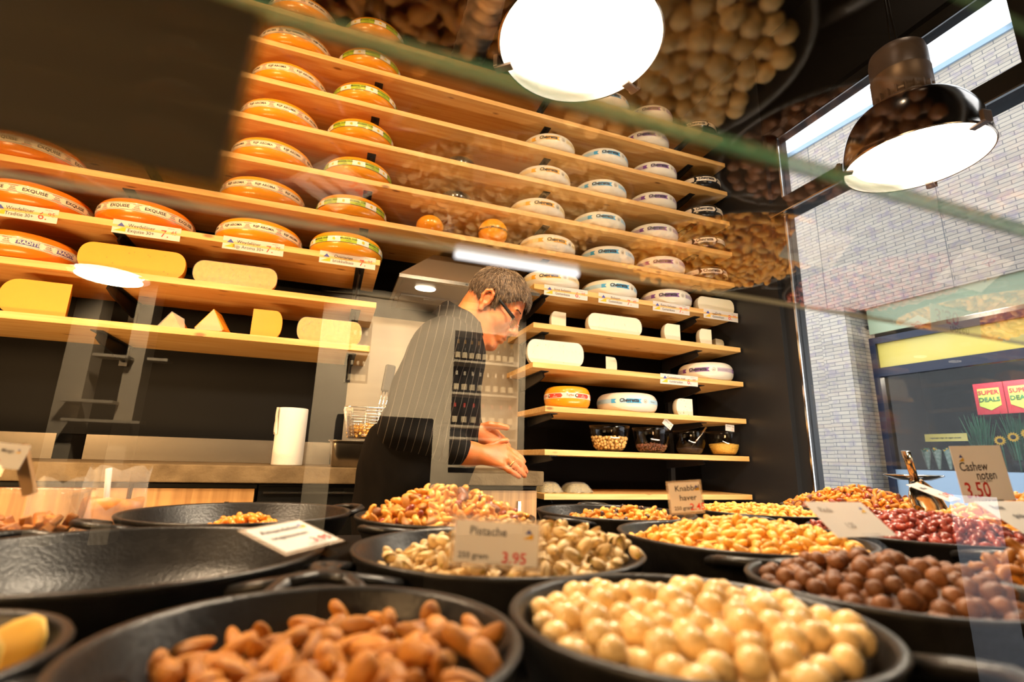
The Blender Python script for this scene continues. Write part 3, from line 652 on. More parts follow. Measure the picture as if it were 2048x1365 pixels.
def upright_wedge(px, i, Y, R, th, label, rind, cm, lean=0.0):
    """wedge standing on its rind: the point at the top"""
    p = at_shelf(px, i, Y); mb = MB(); n = 10; half_a = 0.42; vs = []
    for y in (-th/2, th/2):
        vs.append((lean*R, y, R))
        for k in range(n+1):
            a = -PI/2-half_a*1.45+2*half_a*1.45*k/n; vs.append((R*math.cos(a)*0.95, y, max(0.0, R+R*math.sin(a))))
    N1 = n+2; fs = [tuple(range(N1)), tuple(range(2*N1-1, N1-1, -1))]; mb.add(vs, fs, 1, False)
    mb.add(vs, [(k, N1+k, N1+k+1, k+1) for k in range(1, n+1)], 0); mb.add(vs, [(0, N1, N1+1, 1), (N1-1, 2*N1-1, N1, 0)], 1, False)
    return tag(mb.build('cheese_wedge', [rind, cm], None, p, (0, 0, -0.15)), label, 'cheese')
wd = upright_wedge((428, 655), 8, YF+0.09, 0.10, 0.09, 'pointed orange wedge in film on the ninth shelf at left', M['gouda'], M['cut'], 0.05)
MB().prism([(-0.055, -0.047, 0.01), (0.05, -0.047, 0.01), (0.006, -0.047, 0.098)], (0, 0.0008, 0)).build('plastic_wrap', M['film'], wd)
wd = upright_wedge((350, 655), 8, YF+0.12, 0.075, 0.09, 'small wrapped orange piece left of the pointed wedge', M['gouda'], M['cutold'], 0.0)
MB().prism([(-0.05, -0.05, 0.004), (0.06, -0.05, 0.004), (0.05, -0.05, 0.05), (0.0, -0.05, 0.078)], (0, 0.0008, 0)).build('plastic_wrap', M['film'], wd)

# ------------------------------------------------------------------ printed price cards
CARDM = [M['paper'], M['ink'], M['red'], M['blue'], M['yellow'], M['greyprint']]
def logo(mb, fn, x, y, s_):
    mb.add([fn(x-s_*0.45, y+s_*0.08), fn(x+s_*0.45, y+s_*0.08), fn(x, y+s_*0.62)], [(0, 1, 2)], 3, False)
    mb.add([fn(x-s_*0.75, y-s_*0.55), fn(x+s_*0.55, y-s_*0.55), fn(x+s_*0.55, y+s_*0.12)], [(0, 1, 2)], 4, False)
def shelf_card(x0, x1, y, i, l1, l2, big, small, label):
    a = onY(x0, y, YF-0.004).x; b = onY(x1, y, YF-0.004).x; wd_ = b-a; hh = 0.054; zt = SZ[i]+0.004
    fn = lambda u, v: (u, -0.0008, v)
    mb = MB(); mb.box((0, -0.0004, -hh), (wd_, 0.0, 0), 0)
    k = wd_/0.23
    logo(mb, fn, 0.028*k, -hh*0.53, 0.030)
    mb.text(l1, 0.0190, lambda u, v: fn(0.096*k+u, -hh*0.34+v), 1, 0.004, 0, 'CENTER', 0.95*k**0.5); mb.text(l2, 0.0190, lambda u, v: fn(0.096*k+u, -hh*0.72+v), 1, 0.004, 0, 'CENTER', 0.95*k**0.5)
    mb.text(big+'.', 0.041, lambda u, v: fn(0.176*k+u, -hh*0.60+v), 2, 0.0); mb.text(small, 0.023, lambda u, v: fn(0.207*k+u, -hh*0.45+v), 2, 0.0)
    mb.text('500 gram', 0.006, lambda u, v: fn(0.195*k+u, -hh*0.13+v), 5)
    return tag(mb.build('price_card', CARDM, None, (a, YF-0.001, zt), (math.radians(4), 0, 0)), label, 'price card', 'price cards on the shelf edges')
shelf_card(-22, 117, 425, 6, 'Weydelijner', 'Traditie 30+', '6', '95', 'shelf card priced 6.95 at the far left reading Traditie')
shelf_card(221, 362, 462, 6, 'Weydelijner', 'Exquise 30+', '7', '45', 'shelf card priced 7.45 reading Exquise 30+')
shelf_card(443, 568, 495, 6, 'Weydelijner', 'Rijp Aroma 30+', '7', '75', 'shelf card priced 7.75 reading Rijp Aroma 30+')
shelf_card(638, 752, 520, 6, 'Overjarige', 'brokkelkaas', '7', '95', 'shelf card priced 7.95 reading Overjarige brokkelkaas')
shelf_card(1089, 1176, 587, 6, 'Jong belegen', 'Geitenkaas', '6', '95', 'shelf card priced 6.95 reading Jong belegen Geitenkaas')
shelf_card(1198, 1278, 603, 6, 'Belegen', 'Geitenkaas', '7', '45', 'shelf card priced 7.45 reading Belegen Geitenkaas')
shelf_card(1307, 1380, 617, 6, 'Extra belegen', 'Geitenkaas', '7', '95', 'shelf card priced 7.95 reading Extra belegen Geitenkaas')
shelf_card(1409, 1477, 634, 6, 'Oude', 'Geitenkaas', '8', '95', 'shelf card priced 8.95 reading Oude Geitenkaas')
shelf_card(1322, 1397, 765, 8, 'Geitenkaas met', 'tuinkruiden', '6', '95', 'shelf card priced 6.95 reading Geitenkaas met tuinkruiden')

# ------------------------------------------------------------------ clear bowls on the eleventh shelf
M['choc'] = mat('brown_nut', (0.20, 0.07, 0.035), 0.5, rnd=0.5)
M['chick'] = mat('round_yellow_nut', (0.80, 0.50, 0.16), 0.5, rnd=0.25)
M['millet'] = mat('yellow_grain', (0.70, 0.42, 0.07), 0.6, rnd=0.5)
M['seed'] = mat('dark_seed', (0.06, 0.035, 0.03), 0.5, rnd=0.6)
BOWL_R = 0.104
def bowl_prof(R, hgt=0.132, t=0.0022):
    o = [(0.0, 0.0), (R*0.42, 0.0), (R*0.45, 0.006)]
    o += [(R*(0.45+0.55*math.sin(a)**0.8), 0.006+(hgt-0.006)*(1-math.cos(a))) for a in [PI/2*k/14 for k in range(1, 15)]]
    return o+[(r-t, z+(t if k < 4 else 0)) for k, (r, z) in reversed(list(enumerate(o[2:])))]+[(0, 0.006+t)]
def bowl(px, i, label, R=BOWL_R, dy=0.112):
    p = at_shelf(px, i, YF+dy); o = MB().lathe(bowl_prof(R), 48).build('clear_bowl', M['acrylic'], None, p); tag(o, label, 'bowl', 'clear bowls on the shelf'); return p
def inner_r(R, z): 
    c = max(-1, min(1, 1-(z-0.006)/(0.126))); return R*(0.45+0.55*math.sin(math.acos(c))**0.8)-0.0035
balls = MB().lathe([(0.0078*math.sin(PI*k/8), -0.0078*math.cos(PI*k/8)) for k in range(9)], 12).mesh('round_nut', M['chick'])
def scatter_bowl(p, R, top, rad, n, seed, dome=0.0):
    rng = random.Random(seed); pts = []; tries = 0
    while len(pts) < n and tries < 60000:
        tries += 1; z = rng.uniform(0.010+rad, top+dome); rm = inner_r(R, z)-rad
        if rm <= 0: continue
        a = rng.uniform(0, 2*PI); r = rm*(1-rng.random()**2.2*0.9)
        if z > top+dome*(1-r/rm): continue
        q = Vector((r*math.cos(a), r*math.sin(a), z))
        if all((q-o).length > rad*1.72 for o in pts): pts.append(q)
    return pts
p = bowl((1219, 903), 10, 'clear bowl of round yellow nuts, nearest the man')
for q in scatter_bowl(p, BOWL_R, 0.074, 0.0082, 260, 1):
    o = link('round_nut', balls, None, p+q); tag(o, 'round yellow nut in the clear bowl nearest the man', 'nut', 'round yellow nuts in the clear bowl')
brown = MB().lathe([(0.0058*math.sin(PI*k/7), -0.0085*math.cos(PI*k/7)) for k in range(8)], 9).mesh('brown_nut', M['choc'])
p = bowl((1303, 905), 10, 'clear bowl of small brown nuts beside the yellow ones', 0.099)
for k, q in enumerate(scatter_bowl(p, 0.099, 0.042, 0.0064, 200, 2, 0.014)):
    o = link('brown_nut', brown, None, p+q, (k*1.3, k*0.7, k)); tag(o, 'small brown nut in the second clear bowl', 'nut', 'brown nuts in the second clear bowl')
def grain_bowl(name, p, R, top, rad, n, seed, m, label, hole=None):
    rng = random.Random(seed); mb = MB()
    for q in range(n):
        z = rng.uniform(0.012, top); rm = inner_r(R, z)-rad; a = rng.uniform(0, 2*PI); r = rm*math.sqrt(rng.uniform(0.72, 1)) if q % 3 else rm*math.sqrt(rng.random())
        if q % 3 == 0: z = top+rng.uniform(-0.002, 0.002)+0.012*(1-r/rm)
        c = Vector((r*math.cos(a), r*math.sin(a), z)); e = rad
        mb.add([c+Vector((e, 0, 0)), c+Vector((-e, 0, 0)), c+Vector((0, e, 0)), c+Vector((0, -e, 0)), c+Vector((0, 0, e)), c+Vector((0, 0, -e))], [(0, 2, 4), (2, 1, 4), (1, 3, 4), (3, 0, 4), (2, 0, 5), (1, 2, 5), (3, 1, 5), (0, 3, 5)])
    mb.lathe([(0, 0.011)]+[(inner_r(R, 0.011+(top-0.011)*k/8)-2*rad, 0.011+(top-0.011)*k/8) for k in range(9)]+[(0, top+0.008)], 24)
    o = mb.build(name, m, None, p); o['kind'] = 'stuff'; return tag(o, label, 'grain')
p = bowl((1380, 906), 10, 'clear bowl of dark seeds with a spoon in it', 0.090, 0.165)
grain_bowl('dark_seeds', p, 0.090, 0.034, 0.0022, 1600, 3, M['seed'], 'dark seeds in the third clear bowl')
tag(MB().tube([p+Vector((0.0, 0.0, 0.035)), p+Vector((0.055, -0.03, 0.11)), p+Vector((0.085, -0.045, 0.155))], [0.004, 0.005, 0.006], 8).build('spoon', M['chrome']), 'metal spoon standing in the bowl of dark seeds', 'spoon')
p = bowl((1449, 908), 10, 'clear bowl of golden grain beside the dark column', 0.092, 0.108)
grain_bowl('golden_grain', p, 0.092, 0.062, 0.0020, 2800, 4, M['millet'], 'golden grain in the clear bowl beside the column')
def clip_tag(px, dy, rot, label, i=10):
    p = at_shelf(px, i, YF+0.02); mb = MB(); fn = lambda u, v: (u, -0.001, v)
    mb.box((-0.030, -0.0005, -0.018), (0.030, 0.0005, 0.018), 0)
    mb.text('250 gram', 0.008, lambda u, v: fn(u-0.008, 0.008+v), 1); mb.text('1.95', 0.010, lambda u, v: fn(u+0.014, -0.010+v), 2); logo(mb, fn, 0.020, 0.006, 0.008)
    o = mb.build('price_tag', CARDM, None, p+Vector((0, 0, dy)), (0, rot, 0)); tag(o, label, 'price card', 'tags on the clear bowls')
    MB().box((-0.008, 0.0, -0.050), (0.008, 0.004, -0.012)).box((-0.011, -0.004, -0.034), (0.011, 0.008, -0.026)).build('clip', M['acrylic'], o)
clip_tag((1337, 880), 0.152, 0.62, 'small white tag tilted on the rim of the second bowl')
clip_tag((1462, 888), 0.150, 0.08, 'small white tag on the rim of the golden grain bowl')
# ------------------------------------------------------------------ sealed bags on the lowest shelf
M['herbmix'] = mat('dried_herbs', (0.34, 0.24, 0.05), 0.6, noise=0.9, nscale=120, col2=(0.12, 0.10, 0.02))
for px, lab, wd_ in (((1097, 984), 'clear bag of dried herbs against the concrete block', 0.10), ((1152, 984), 'clear bag of dried herbs lying right of another', 0.125)):
    p = at_shelf(px, 11, YF+0.12); mb = MB()
    for q in range(1):
        vs = []; n, k_ = 18, 10
        for a in range(n+1):
            for b in range(k_+1):
                u, v = a/n*2-1, b/k_*2-1; hgt = 0.045*max(0, 1-u**4)*max(0, 1-v**4)
                vs.append((u*wd_/2*1.1, v*0.06, hgt+0.002*math.sin(9*u+5*v)))
        mb.add(vs, [(a*(k_+1)+b, (a+1)*(k_+1)+b, (a+1)*(k_+1)+b+1, a*(k_+1)+b+1) for a in range(n) for b in range(k_)], 0)
    o = mb.build('herb_bag', M['herbmix'], None, p); tag(o, lab, 'bag', 'bags of dried herbs')
    MB().add([(v[0]*1.06, v[1]*1.06, v[2]*1.05+0.0015) for v in vs], [(a*(k_+1)+b, (a+1)*(k_+1)+b, (a+1)*(k_+1)+b+1, a*(k_+1)+b+1) for a in range(n) for b in range(k_)], 0).build('plastic_film', M['film'], o)

# ================================================================== COOKER HOOD, WORKTOP AND WHAT STANDS ON IT
hd = empty('cooker_hood', (0.22, 2.10, H+0.757)); tag(hd, 'brushed steel cooker hood with oval lamp behind the man', 'cooker hood')
hw = 0.66
mb = MB(); mb.box((0, 0, 0.004), (hw, 0.022, 0.020)).box((0, 0.022, 0.004), (0.018, 0.496, 0.020)).box((hw-0.018, 0.022, 0.004), (hw, 0.496, 0.020))
mb.build('rim', M['steel'], hd)
b0 = [(0, 0, 0.02), (hw, 0, 0.02), (hw, 0.496, 0.02), (0, 0.496, 0.02)]; t0 = [(0.19, 0.26, 0.24), (hw-0.19, 0.26, 0.24), (hw-0.19, 0.496, 0.24), (0.19, 0.496, 0.24)]
mb = MB(); mb.add(b0+t0, [(0, 1, 5, 4), (1, 2, 6, 5), (2, 3, 7, 6), (3, 0, 4, 7), (4, 5, 6, 7)], 0, False); mb.build('canopy', M['greysteel'], hd)
MB().box((0.018, 0.022, 0.008), (hw-0.018, 0.49, 0.014)).build('underside', M['greysteel'], hd)
for k in range(2): MB().box((0.04+0.30*k, 0.24, 0.0), (0.32+0.30*k, 0.47, 0.008)).box((0.15+0.30*k, 0.25, -0.005), (0.21+0.30*k, 0.262, 0.0)).build('filter', M['greysteel'], hd)
M['hoodlamp'] = emitter('hood_lamp', (1, 0.85, 0.62), 6)
for x in (0.135, 0.50): MB().lathe([(0, -0.004), (0.036, -0.004), (0.04, 0.004), (0, 0.004)], 24, 0, Matrix.Translation((x, 0.12, 0.006)) @ Matrix.Diagonal((1.25, 0.8, 1, 1))).build('lamp', M['hoodlamp'], hd)
for k in range(4): MB().box((0.295+0.022*k, -0.003, 0.009), (0.305+0.022*k, 0.0, 0.014)).build('button', M['chrome'], hd)

ZC = H-0.042
o = MB().box((-2.0, 1.98, ZC-0.058), (0.86, YB-0.012, ZC), 0, None, 0.004).build('concrete_worktop', M['concrete']); tag(o, 'long rough concrete worktop along the back wall', 'worktop')
for x0, x1, lab in ((-2.0, -1.03, 'tall steel splashback panel at the far left of worktop'), (-0.93, 0.02, 'long steel splashback panel behind the paper roll')):
    tag(MB().box((x0, YB-0.036, ZC+0.0005), (x1, YB-0.028, H+0.058)).build('splashback', M['steel']), lab, 'splashback', 'steel splashbacks on the worktop')
M['wallsteel'] = mat('cooker_back_panel', (0.38, 0.31, 0.215), 0.38, 0.35, noise=0.3, nscale=5, col2=(0.32, 0.25, 0.17), stretch=(1, 1, 6))
q0, q1 = onY(692, 800, YB-0.02).x, onY(1036, 800, YB-0.02).x
tag(MB().box((q0, YB-0.024, ZC+0.0005), (q1, YB-0.002, H+0.70)).build('back_panel', M['wallsteel']), 'plain cream steel panel on the wall behind tray and man', 'wall panel')
def cabinet(x0, x1, label, kind):
    c = MB().box((x0, 2.03, 0.08), (x1, YB-0.014, ZC-0.064)).box((x0+0.02, 2.08, 0), (x1-0.02, YB-0.02, 0.08)).build('base_cabinet', M['black']); tag(c, label, 'cabinet', 'cabinets under the worktop')
    if kind == 'oak':
        d = MB().box((x0+0.004, 2.010, 0.10), (x1-0.004, 2.028, ZC-0.078), 0, None, 0.001).build('door', M['oak'], c)
        MB().box((x1-0.09, 1.998, ZC-0.20), (x1-0.078, 2.009, ZC-0.12)).build('handle', M['steel'], d)
    else:
        MB().box((x0+0.003, 2.008, 0.10), (x1-0.003, 2.026, ZC-0.072)).build('door', M['blackglass'], c)
        MB().box((x0+0.02, 1.996, ZC-0.093), (x1-0.02, 2.008, ZC-0.087)).build('handle', M['chrome'], c)
M['blackglass'] = mat('black_glass', (0.008, 0.008, 0.008), 0.06)
cabinet(-1.35, -0.585, 'oak veneer cupboard under the worktop at far left', 'oak')
cabinet(-0.58, -0.215, 'oak veneer cupboard left of the black oven front', 'oak')
cabinet(-0.21, 0.39, 'black glass fronted oven with bright handle under the worktop', 'oven')
cabinet(0.395, 0.845, 'oak veneer cupboard under the worktop end behind the man', 'oak')
# paper roll
p = onZ(575, 930, ZC); p = onY(575, 915, 2.22); p.z = ZC
pr_ = empty('paper_roll', p); tag(pr_, 'white kitchen paper roll standing on the concrete worktop', 'paper roll')
M['tissue'] = mat('tissue_paper', (0.86, 0.80, 0.72), 0.9, bump=0.25, bscale=220)
MB().lathe([(0.02, 0), (0.056, 0), (0.057, 0.004), (0.057, 0.218), (0.055, 0.222), (0.02, 0.222), (0.02, 0)], 48).build('roll', M['tissue'], pr_)
mb = MB(); vs = []
for k in range(9):
    a = PI*0.90+0.13*k
    for j in range(7): z = 0.222-0.016*j*(1+0.1*math.sin(k)); r = 0.0585+0.004*math.sin(k*1.7+j*0.6)+0.006*(k/8)**2; vs.append((r*math.cos(a), r*math.sin(a), z))
mb.add(vs, [(k*7+j, (k+1)*7+j, (k+1)*7+j+1, k*7+j+1) for k in range(8) for j in range(6)], 0); mb.build('loose_sheet', M['tissue'], pr_)
# steel tray with frying basket
p = onY(722, 932, 2.10); p.z = ZC+0.0005
def rrect(a, b, r, n=6):
    out = []
    for cx, cy, s0 in ((a-r, b-r, 0), (-a+r, b-r, 1), (-a+r, -b+r, 2), (a-r, -b+r, 3)):
        for k in range(n+1):
            t = (s0+k/n)*PI/2; out.append((cx+r*math.cos(t), cy+r*math.sin(t)))
    return out
def loft(mb, rings, m=0, close_end=True):
    n = len(rings[0]); vs = [q for r in rings for q in r]
    fs = [(i*n+j, i*n+(j+1) % n, (i+1)*n+(j+1) % n, (i+1)*n+j) for i in range(len(rings)-1) for j in range(n)]
    if close_end: fs.append(tuple(range((len(rings)-1)*n, len(rings)*n)))
    mb.add(vs, fs, m)
mb = MB(); A, B = 0.125, 0.09
rings = []
for s_, z in ((0.86, 0.0), (0.90, 0.004), (0.97, 0.085), (0.985, 0.092), (1.04, 0.095), (1.04, 0.098), (0.975, 0.096), (0.955, 0.088), (0.89, 0.008), (0.80, 0.004)): rings.append([(x*s_, y*s_, z) for x, y in rrect(A, B, 0.03)])
loft(mb, rings); loft(mb, [[(x, y, z) for x, y, z in rings[0]][::-1]], 0)
tr = mb.build('steel_tray', M['steel'], None, p); tag(tr, 'deep steel tray on the worktop at the man\'s back', 'tray')
bk = empty('frying_basket', p+Vector((0.0, -0.01, 0.098))); tag(bk, 'wire frying basket with grey handle standing on the steel tray', 'basket')
mb = MB()
def bpt(u, v):  # u around, v height
    base = rrect(0.085, 0.075, 0.03, 5); k = len(base); i = int(u*k) % k; f = u*k-int(u*k); a, b = base[i], base[(i+1) % k]
    x = a[0]+(b[0]-a[0])*f; y = a[1]+(b[1]-a[1])*f; s_ = 0.72+0.28*v; return Vector((x*s_, y*s_, 0.012+0.115*v))
for k in range(44): mb.tube([bpt(k/44, v/4) for v in range(5)], 0.0011, 4, 0, None, False)
for v in range(1, 11): mb.tube([bpt(k/28, v/10) for k in range(28)], 0.0011 if v < 10 else 0.0032, 5, 0, None, False, True)
mb.lathe([(0, 0.010), (0.058, 0.010), (0.062, 0.016)], 20); mb.build('wire_mesh', M['chrome'], bk)
mb = MB()
hb, ht = Vector((0.052, -0.045, 0.06)), Vector((0.064, -0.045, 0.205))
for dx in (-0.014, 0.0, 0.014): mb.tube([hb+Vector((dx, 0, -0.03)), hb+Vector((dx, -0.02, 0.06)), ht+Vector((dx*0.8, -0.015, 0.0))], 0.0028, 8)
mb.build('handle_wires', M['chrome'], bk)
M['greyplastic'] = mat('grey_plastic', (0.035, 0.03, 0.026), 0.55)
mb = MB(); mb.box((-0.020, -0.011, 0), (0.020, 0.011, 0.110), 0, Matrix.Translation(ht+Vector((0.0, -0.015, -0.012))) @ Matrix.Rotation(0.10, 4, 'Y'), 0.007)
mb.build('handle', M['greyplastic'], bk)
rng = random.Random(4); mb = MB()
for k in range(260):
    r = 0.058*math.sqrt(rng.random()); a = rng.uniform(0, 2*PI); q = Vector((r*math.cos(a)*1.1, r*math.sin(a), 0.018+0.055*rng.random()*(1-0.4*r/0.058)))
    mb.lathe([(0.0055*math.sin(PI*t/5), 0.0080*math.cos(PI*t/5)) for t in range(6)], 7, 0, Matrix.Translation(q) @ Matrix.Rotation(rng.uniform(0, 3), 4, Vector((rng.gauss(0, 1), rng.gauss(0, 1), rng.gauss(0, 1))).normalized()))
M['basketnut'] = mat('fried_nut', (0.80, 0.44, 0.10), 0.4, rnd=0.3)
o = mb.build('roasted_nuts', M['basketnut'], None, bk.location.copy()); o['kind'] = 'stuff'; tag(o, 'golden roasted nuts lying in the wire basket', 'nuts')
# ventilation duct
d0, d1 = at(988, -20, 3.05), at(930, 140, 3.05)
dr = Vector((0, 1, 0)); zc_ = (d0.z); mb = MB()
d0 = at(985, 0, 2.55); P0 = Vector((d0.x-0.02, 1.25, d0.z)); P1 = Vector((d0.x-0.02, YB, d0.z))
M['duct'] = mat('galvanised_duct', (0.62, 0.58, 0.52), 0.42, 0.9)
prof = []; L = P1.y-P0.y; n = 90
for k in range(n+1): prof.append((0.092+(0.0045 if k % 5 == 0 else 0), L*k/n))
mb.lathe(prof, 36, 0, Matrix.Rotation(-PI/2, 4, 'X')); tag(mb.build('spiral_duct', M['duct'], None, P0), 'silver spiral ventilation duct running under the black ceiling', 'duct')

# ================================================================== THE MAN
def snet(V, org, h):
    """surface nets: zero level of a distance grid -> vertices, quads"""
    Sg = V < 0; nx, ny, nz = V.shape
    c = np.zeros((nx-1, ny-1, nz-1), int); off = [(a, b, d) for a in (0, 1) for b in (0, 1) for d in (0, 1)]
    for a, b, d in off: c += Sg[a:nx-1+a, b:ny-1+b, d:nz-1+d]
    act = (c > 0) & (c < 8); idx = -np.ones(act.shape, int); ii = np.argwhere(act); idx[act] = np.arange(len(ii))
    pos = np.zeros((len(ii), 3)); cnt = np.zeros(len(ii))
    for ax in range(3):
        for u in (0, 1):
            for v in (0, 1):
                o0 = [0, 0, 0]; o1 = [0, 0, 0]; ot = [q for q in range(3) if q != ax]
                o0[ot[0]] = o1[ot[0]] = u; o0[ot[1]] = o1[ot[1]] = v; o1[ax] = 1
                a = V[ii[:, 0]+o0[0], ii[:, 1]+o0[1], ii[:, 2]+o0[2]]; b = V[ii[:, 0]+o1[0], ii[:, 1]+o1[1], ii[:, 2]+o1[2]]
                cr = (a < 0) != (b < 0); t = np.where(cr, a/np.where(a-b == 0, 1, a-b), 0)
                p = np.tile(np.array(o0, float), (len(ii), 1)); p[:, ax] += t; pos[cr] += p[cr]; cnt[cr] += 1
    pos = (pos/cnt[:, None]+ii)*h+org; F_ = []
    for ax in range(3):
        sl0 = [slice(None)]*3; sl1 = [slice(None)]*3; sl0[ax] = slice(0, -1); sl1[ax] = slice(1, None)
        e = np.argwhere(Sg[tuple(sl0)] != Sg[tuple(sl1)]); ot = [q for q in range(3) if q != ax]
        ok = np.all([(e[:, q] > 0) & (e[:, q] < V.shape[q]-1) for q in ot], axis=0); e = e[ok]
        s0 = Sg[e[:, 0], e[:, 1], e[:, 2]]; q4 = []
        for u, v in ((1, 1), (0, 1), (0, 0), (1, 0)):
            f = e.copy(); f[:, ot[0]] -= u; f[:, ot[1]] -= v; q4.append(idx[f[:, 0], f[:, 1], f[:, 2]])
        q4 = np.stack(q4, 1); flip = s0 if ax != 1 else ~s0; q4[~flip] = q4[~flip][:, ::-1]; F_.append(q4)
    return pos, np.concatenate(F_)
def sd_cap(P, a, b, ra, rb):
    a = np.array(a, float); b = np.array(b, float); ab = b-a; L2 = max(ab @ ab, 1e-12)
    t = np.clip(((P-a) @ ab)/L2, 0, 1); return np.linalg.norm(P-a-t[..., None]*ab, axis=-1)-(ra+(rb-ra)*t)
def sd_ell(P, c, r, R=None):
    q = P-np.array(c, float)
    if R is not None: q = q @ R
    r = np.array(r, float); k0 = np.linalg.norm(q/r, axis=-1); k1 = np.linalg.norm(q/(r*r), axis=-1); return k0*(k0-1)/np.maximum(k1, 1e-9)
def smin(a, b, k):
    if k <= 0: return np.minimum(a, b)
    h = np.maximum(k-np.abs(a-b), 0)/k; return np.minimum(a, b)-h*h*k*0.25
def smax(a, b, k): return -smin(-a, -b, k)
def sdf_mesh(prims, lo, hi, h, post=None):
    """prims: (op, k, kind, args...) op '+', '-'"""
    lo = np.array(lo, float); hi = np.array(hi, float); n = np.ceil((hi-lo)/h).astype(int)+1
    g = [lo[q]+h*np.arange(n[q]) for q in range(3)]
    P = np.stack(np.meshgrid(*g, indexing='ij'), -1); V = np.full(P.shape[:3], 1.0)
    for op, k, kind, *a in prims:
        d = sd_cap(P, *a) if kind == 'c' else sd_ell(P, *a)
        V = smin(V, d, k) if op == '+' else smax(V, -d, k)
    if post is not None: V = post(P, V)
    v, f = snet(V, lo, h); return v, f
def smooth(v, f, it=2):
    e = np.concatenate([f[:, [0, 1]], f[:, [1, 2]], f[:, [2, 3]], f[:, [3, 0]]])
    for _ in range(it):
        s_ = np.zeros_like(v); c = np.zeros(len(v)); np.add.at(s_, e[:, 0], v[e[:, 1]]); np.add.at(c, e[:, 0], 1); np.add.at(s_, e[:, 1], v[e[:, 0]]); np.add.at(c, e[:, 1], 1)
        v = v*0.4+0.6*s_/c[:, None]
    return v
def vn(seed, P, scale):
    """cheap smooth value noise from sines"""
    r = np.random.RandomState(seed); o = 0
    for _ in range(5):
        k = r.normal(size=3)*scale; o = o+np.sin(P @ k+r.uniform(0, 6.28))
    return o/5
DM = 1.65                                    # his distance from the lens plane
BF = Vector((math.sin(math.radians(106)), math.cos(math.radians(106)), 0)); BL = Vector((-BF.y, BF.x, 0))
def J(x, y, d=DM): return at(x, y, d)
pel, wai, che, upc, nkb = J(812, 1010), J(838, 925), J(872, 805), J(893, 715), J(928, 655)
gr = Vector((pel.x, pel.y, 0))
sR, sL = upc-BL*0.165+Vector((0.01, 0, 0.005)), upc+BL*0.165+Vector((0.01, 0, 0.005))
eR, eL = J(797, 855, DM-0.20), J(880, 852, DM+0.16)
wR, wL = J(934, 908, DM-0.16), J(946, 868, DM-0.02)
NP = lambda v: np.array(v[:], float)
# --- head in its own frame: x forwards, y to his left, z up, origin between the ears
hp, hy = math.radians(37), math.radians(116)
fx = Vector((math.sin(hy)*math.cos(hp), math.cos(hy)*math.cos(hp), -math.sin(hp))); ly = Vector((-math.cos(hy), math.sin(hy), 0)); uz = fx.cross(ly)
HO = J(976, 603, DM-0.04)+ly*0.076
HM = Matrix(((fx.x, ly.x, uz.x, HO.x), (fx.y, ly.y, uz.y, HO.y), (fx.z, ly.z, uz.z, HO.z), (0, 0, 0, 1)))
nk0 = HM.inverted() @ (nkb+Vector((-0.02, 0, -0.06)))
hp_ = [('+', 0, 'e', (-0.008, 0, 0.045), (0.098, 0.076, 0.086)), ('+', 0.03, 'e', (0.042, 0, -0.020), (0.050, 0.058, 0.080)),
       ('+', 0.02, 'c', (0.0, 0.050, -0.045), (0.066, 0.018, -0.098), 0.020, 0.019), ('+', 0.02, 'c', (0.0, -0.050, -0.045), (0.066, -0.018, -0.098), 0.020, 0.019),
       ('+', 0.02, 'e', (0.076, 0, -0.098), (0.023, 0.024, 0.020)), ('+', 0.02, 'e', (0.045, 0, -0.090), (0.035, 0.035, 0.025)),
       ('+', 0.015, 'c', (0.082, 0.034, 0.036), (0.082, -0.034, 0.036), 0.012, 0.012),
       ('+', 0.014, 'c', (0.090, 0, 0.028), (0.112, 0, -0.016), 0.008, 0.011), ('+', 0.010, 'e', (0.114, 0, -0.022), (0.013, 0.013, 0.011)),
       ('+', 0.008, 'e', (0.102, 0.013, -0.028), (0.011, 0.008, 0.008)), ('+', 0.008, 'e', (0.102, -0.013, -0.028), (0.011, 0.008, 0.008)),
       ('+', 0.025, 'e', (0.062, 0.040, -0.014), (0.026, 0.022, 0.024)), ('+', 0.025, 'e', (0.062, -0.040, -0.014), (0.026, 0.022, 0.024)),
       ('-', 0.012, 'e', (0.098, 0.032, 0.014), (0.014, 0.016, 0.011)), ('-', 0.012, 'e', (0.098, -0.032, 0.014), (0.014, 0.016, 0.011)),
       ('+', 0.004, 'e', (0.079, 0.032, 0.013), (0.0125, 0.0125, 0.0125)), ('+', 0.004, 'e', (0.079, -0.032, 0.013), (0.0125, 0.0125, 0.0125)),
       ('+', 0.006, 'c', (0.089, 0.020, 0.021), (0.082, 0.046, 0.019), 0.0045, 0.004), ('+', 0.006, 'c', (0.089, -0.020, 0.021), (0.082, -0.046, 0.019), 0.0045, 0.004),
       ('+', 0.014, 'e', (0.088, 0, -0.056), (0.016, 0.028, 0.022)),
       ('+', 0.006, 'c', (0.098, 0.018, -0.0555), (0.098, -0.018, -0.0555), 0.0065, 0.0065), ('+', 0.006, 'c', (0.095, 0.015, -0.0685), (0.095, -0.015, -0.0685), 0.0075, 0.0075),
       ('-', 0.004, 'c', (0.104, 0.022, -0.062), (0.104, -0.022, -0.062), 0.0028, 0.0028),
       ('-', 0.010, 'c', (0.098, 0.024, -0.030), (0.088, 0.036, -0.058), 0.003, 0.002), ('-', 0.010, 'c', (0.098, -0.024, -0.030), (0.088, -0.036, -0.058), 0.003, 0.002),
       ('-', 0.003, 'e', (0.110, 0.006, -0.034), (0.004, 0.003, 0.004)), ('-', 0.003, 'e', (0.110, -0.006, -0.034), (0.004, 0.003, 0.004)),
       ('+', 0.03, 'c', (-0.040, 0, -0.030), tuple(nk0), 0.056, 0.066), ('+', 0.03, 'c', (0.005, 0, -0.075), tuple(nk0+Vector((0.03, 0, 0))), 0.040, 0.050)]
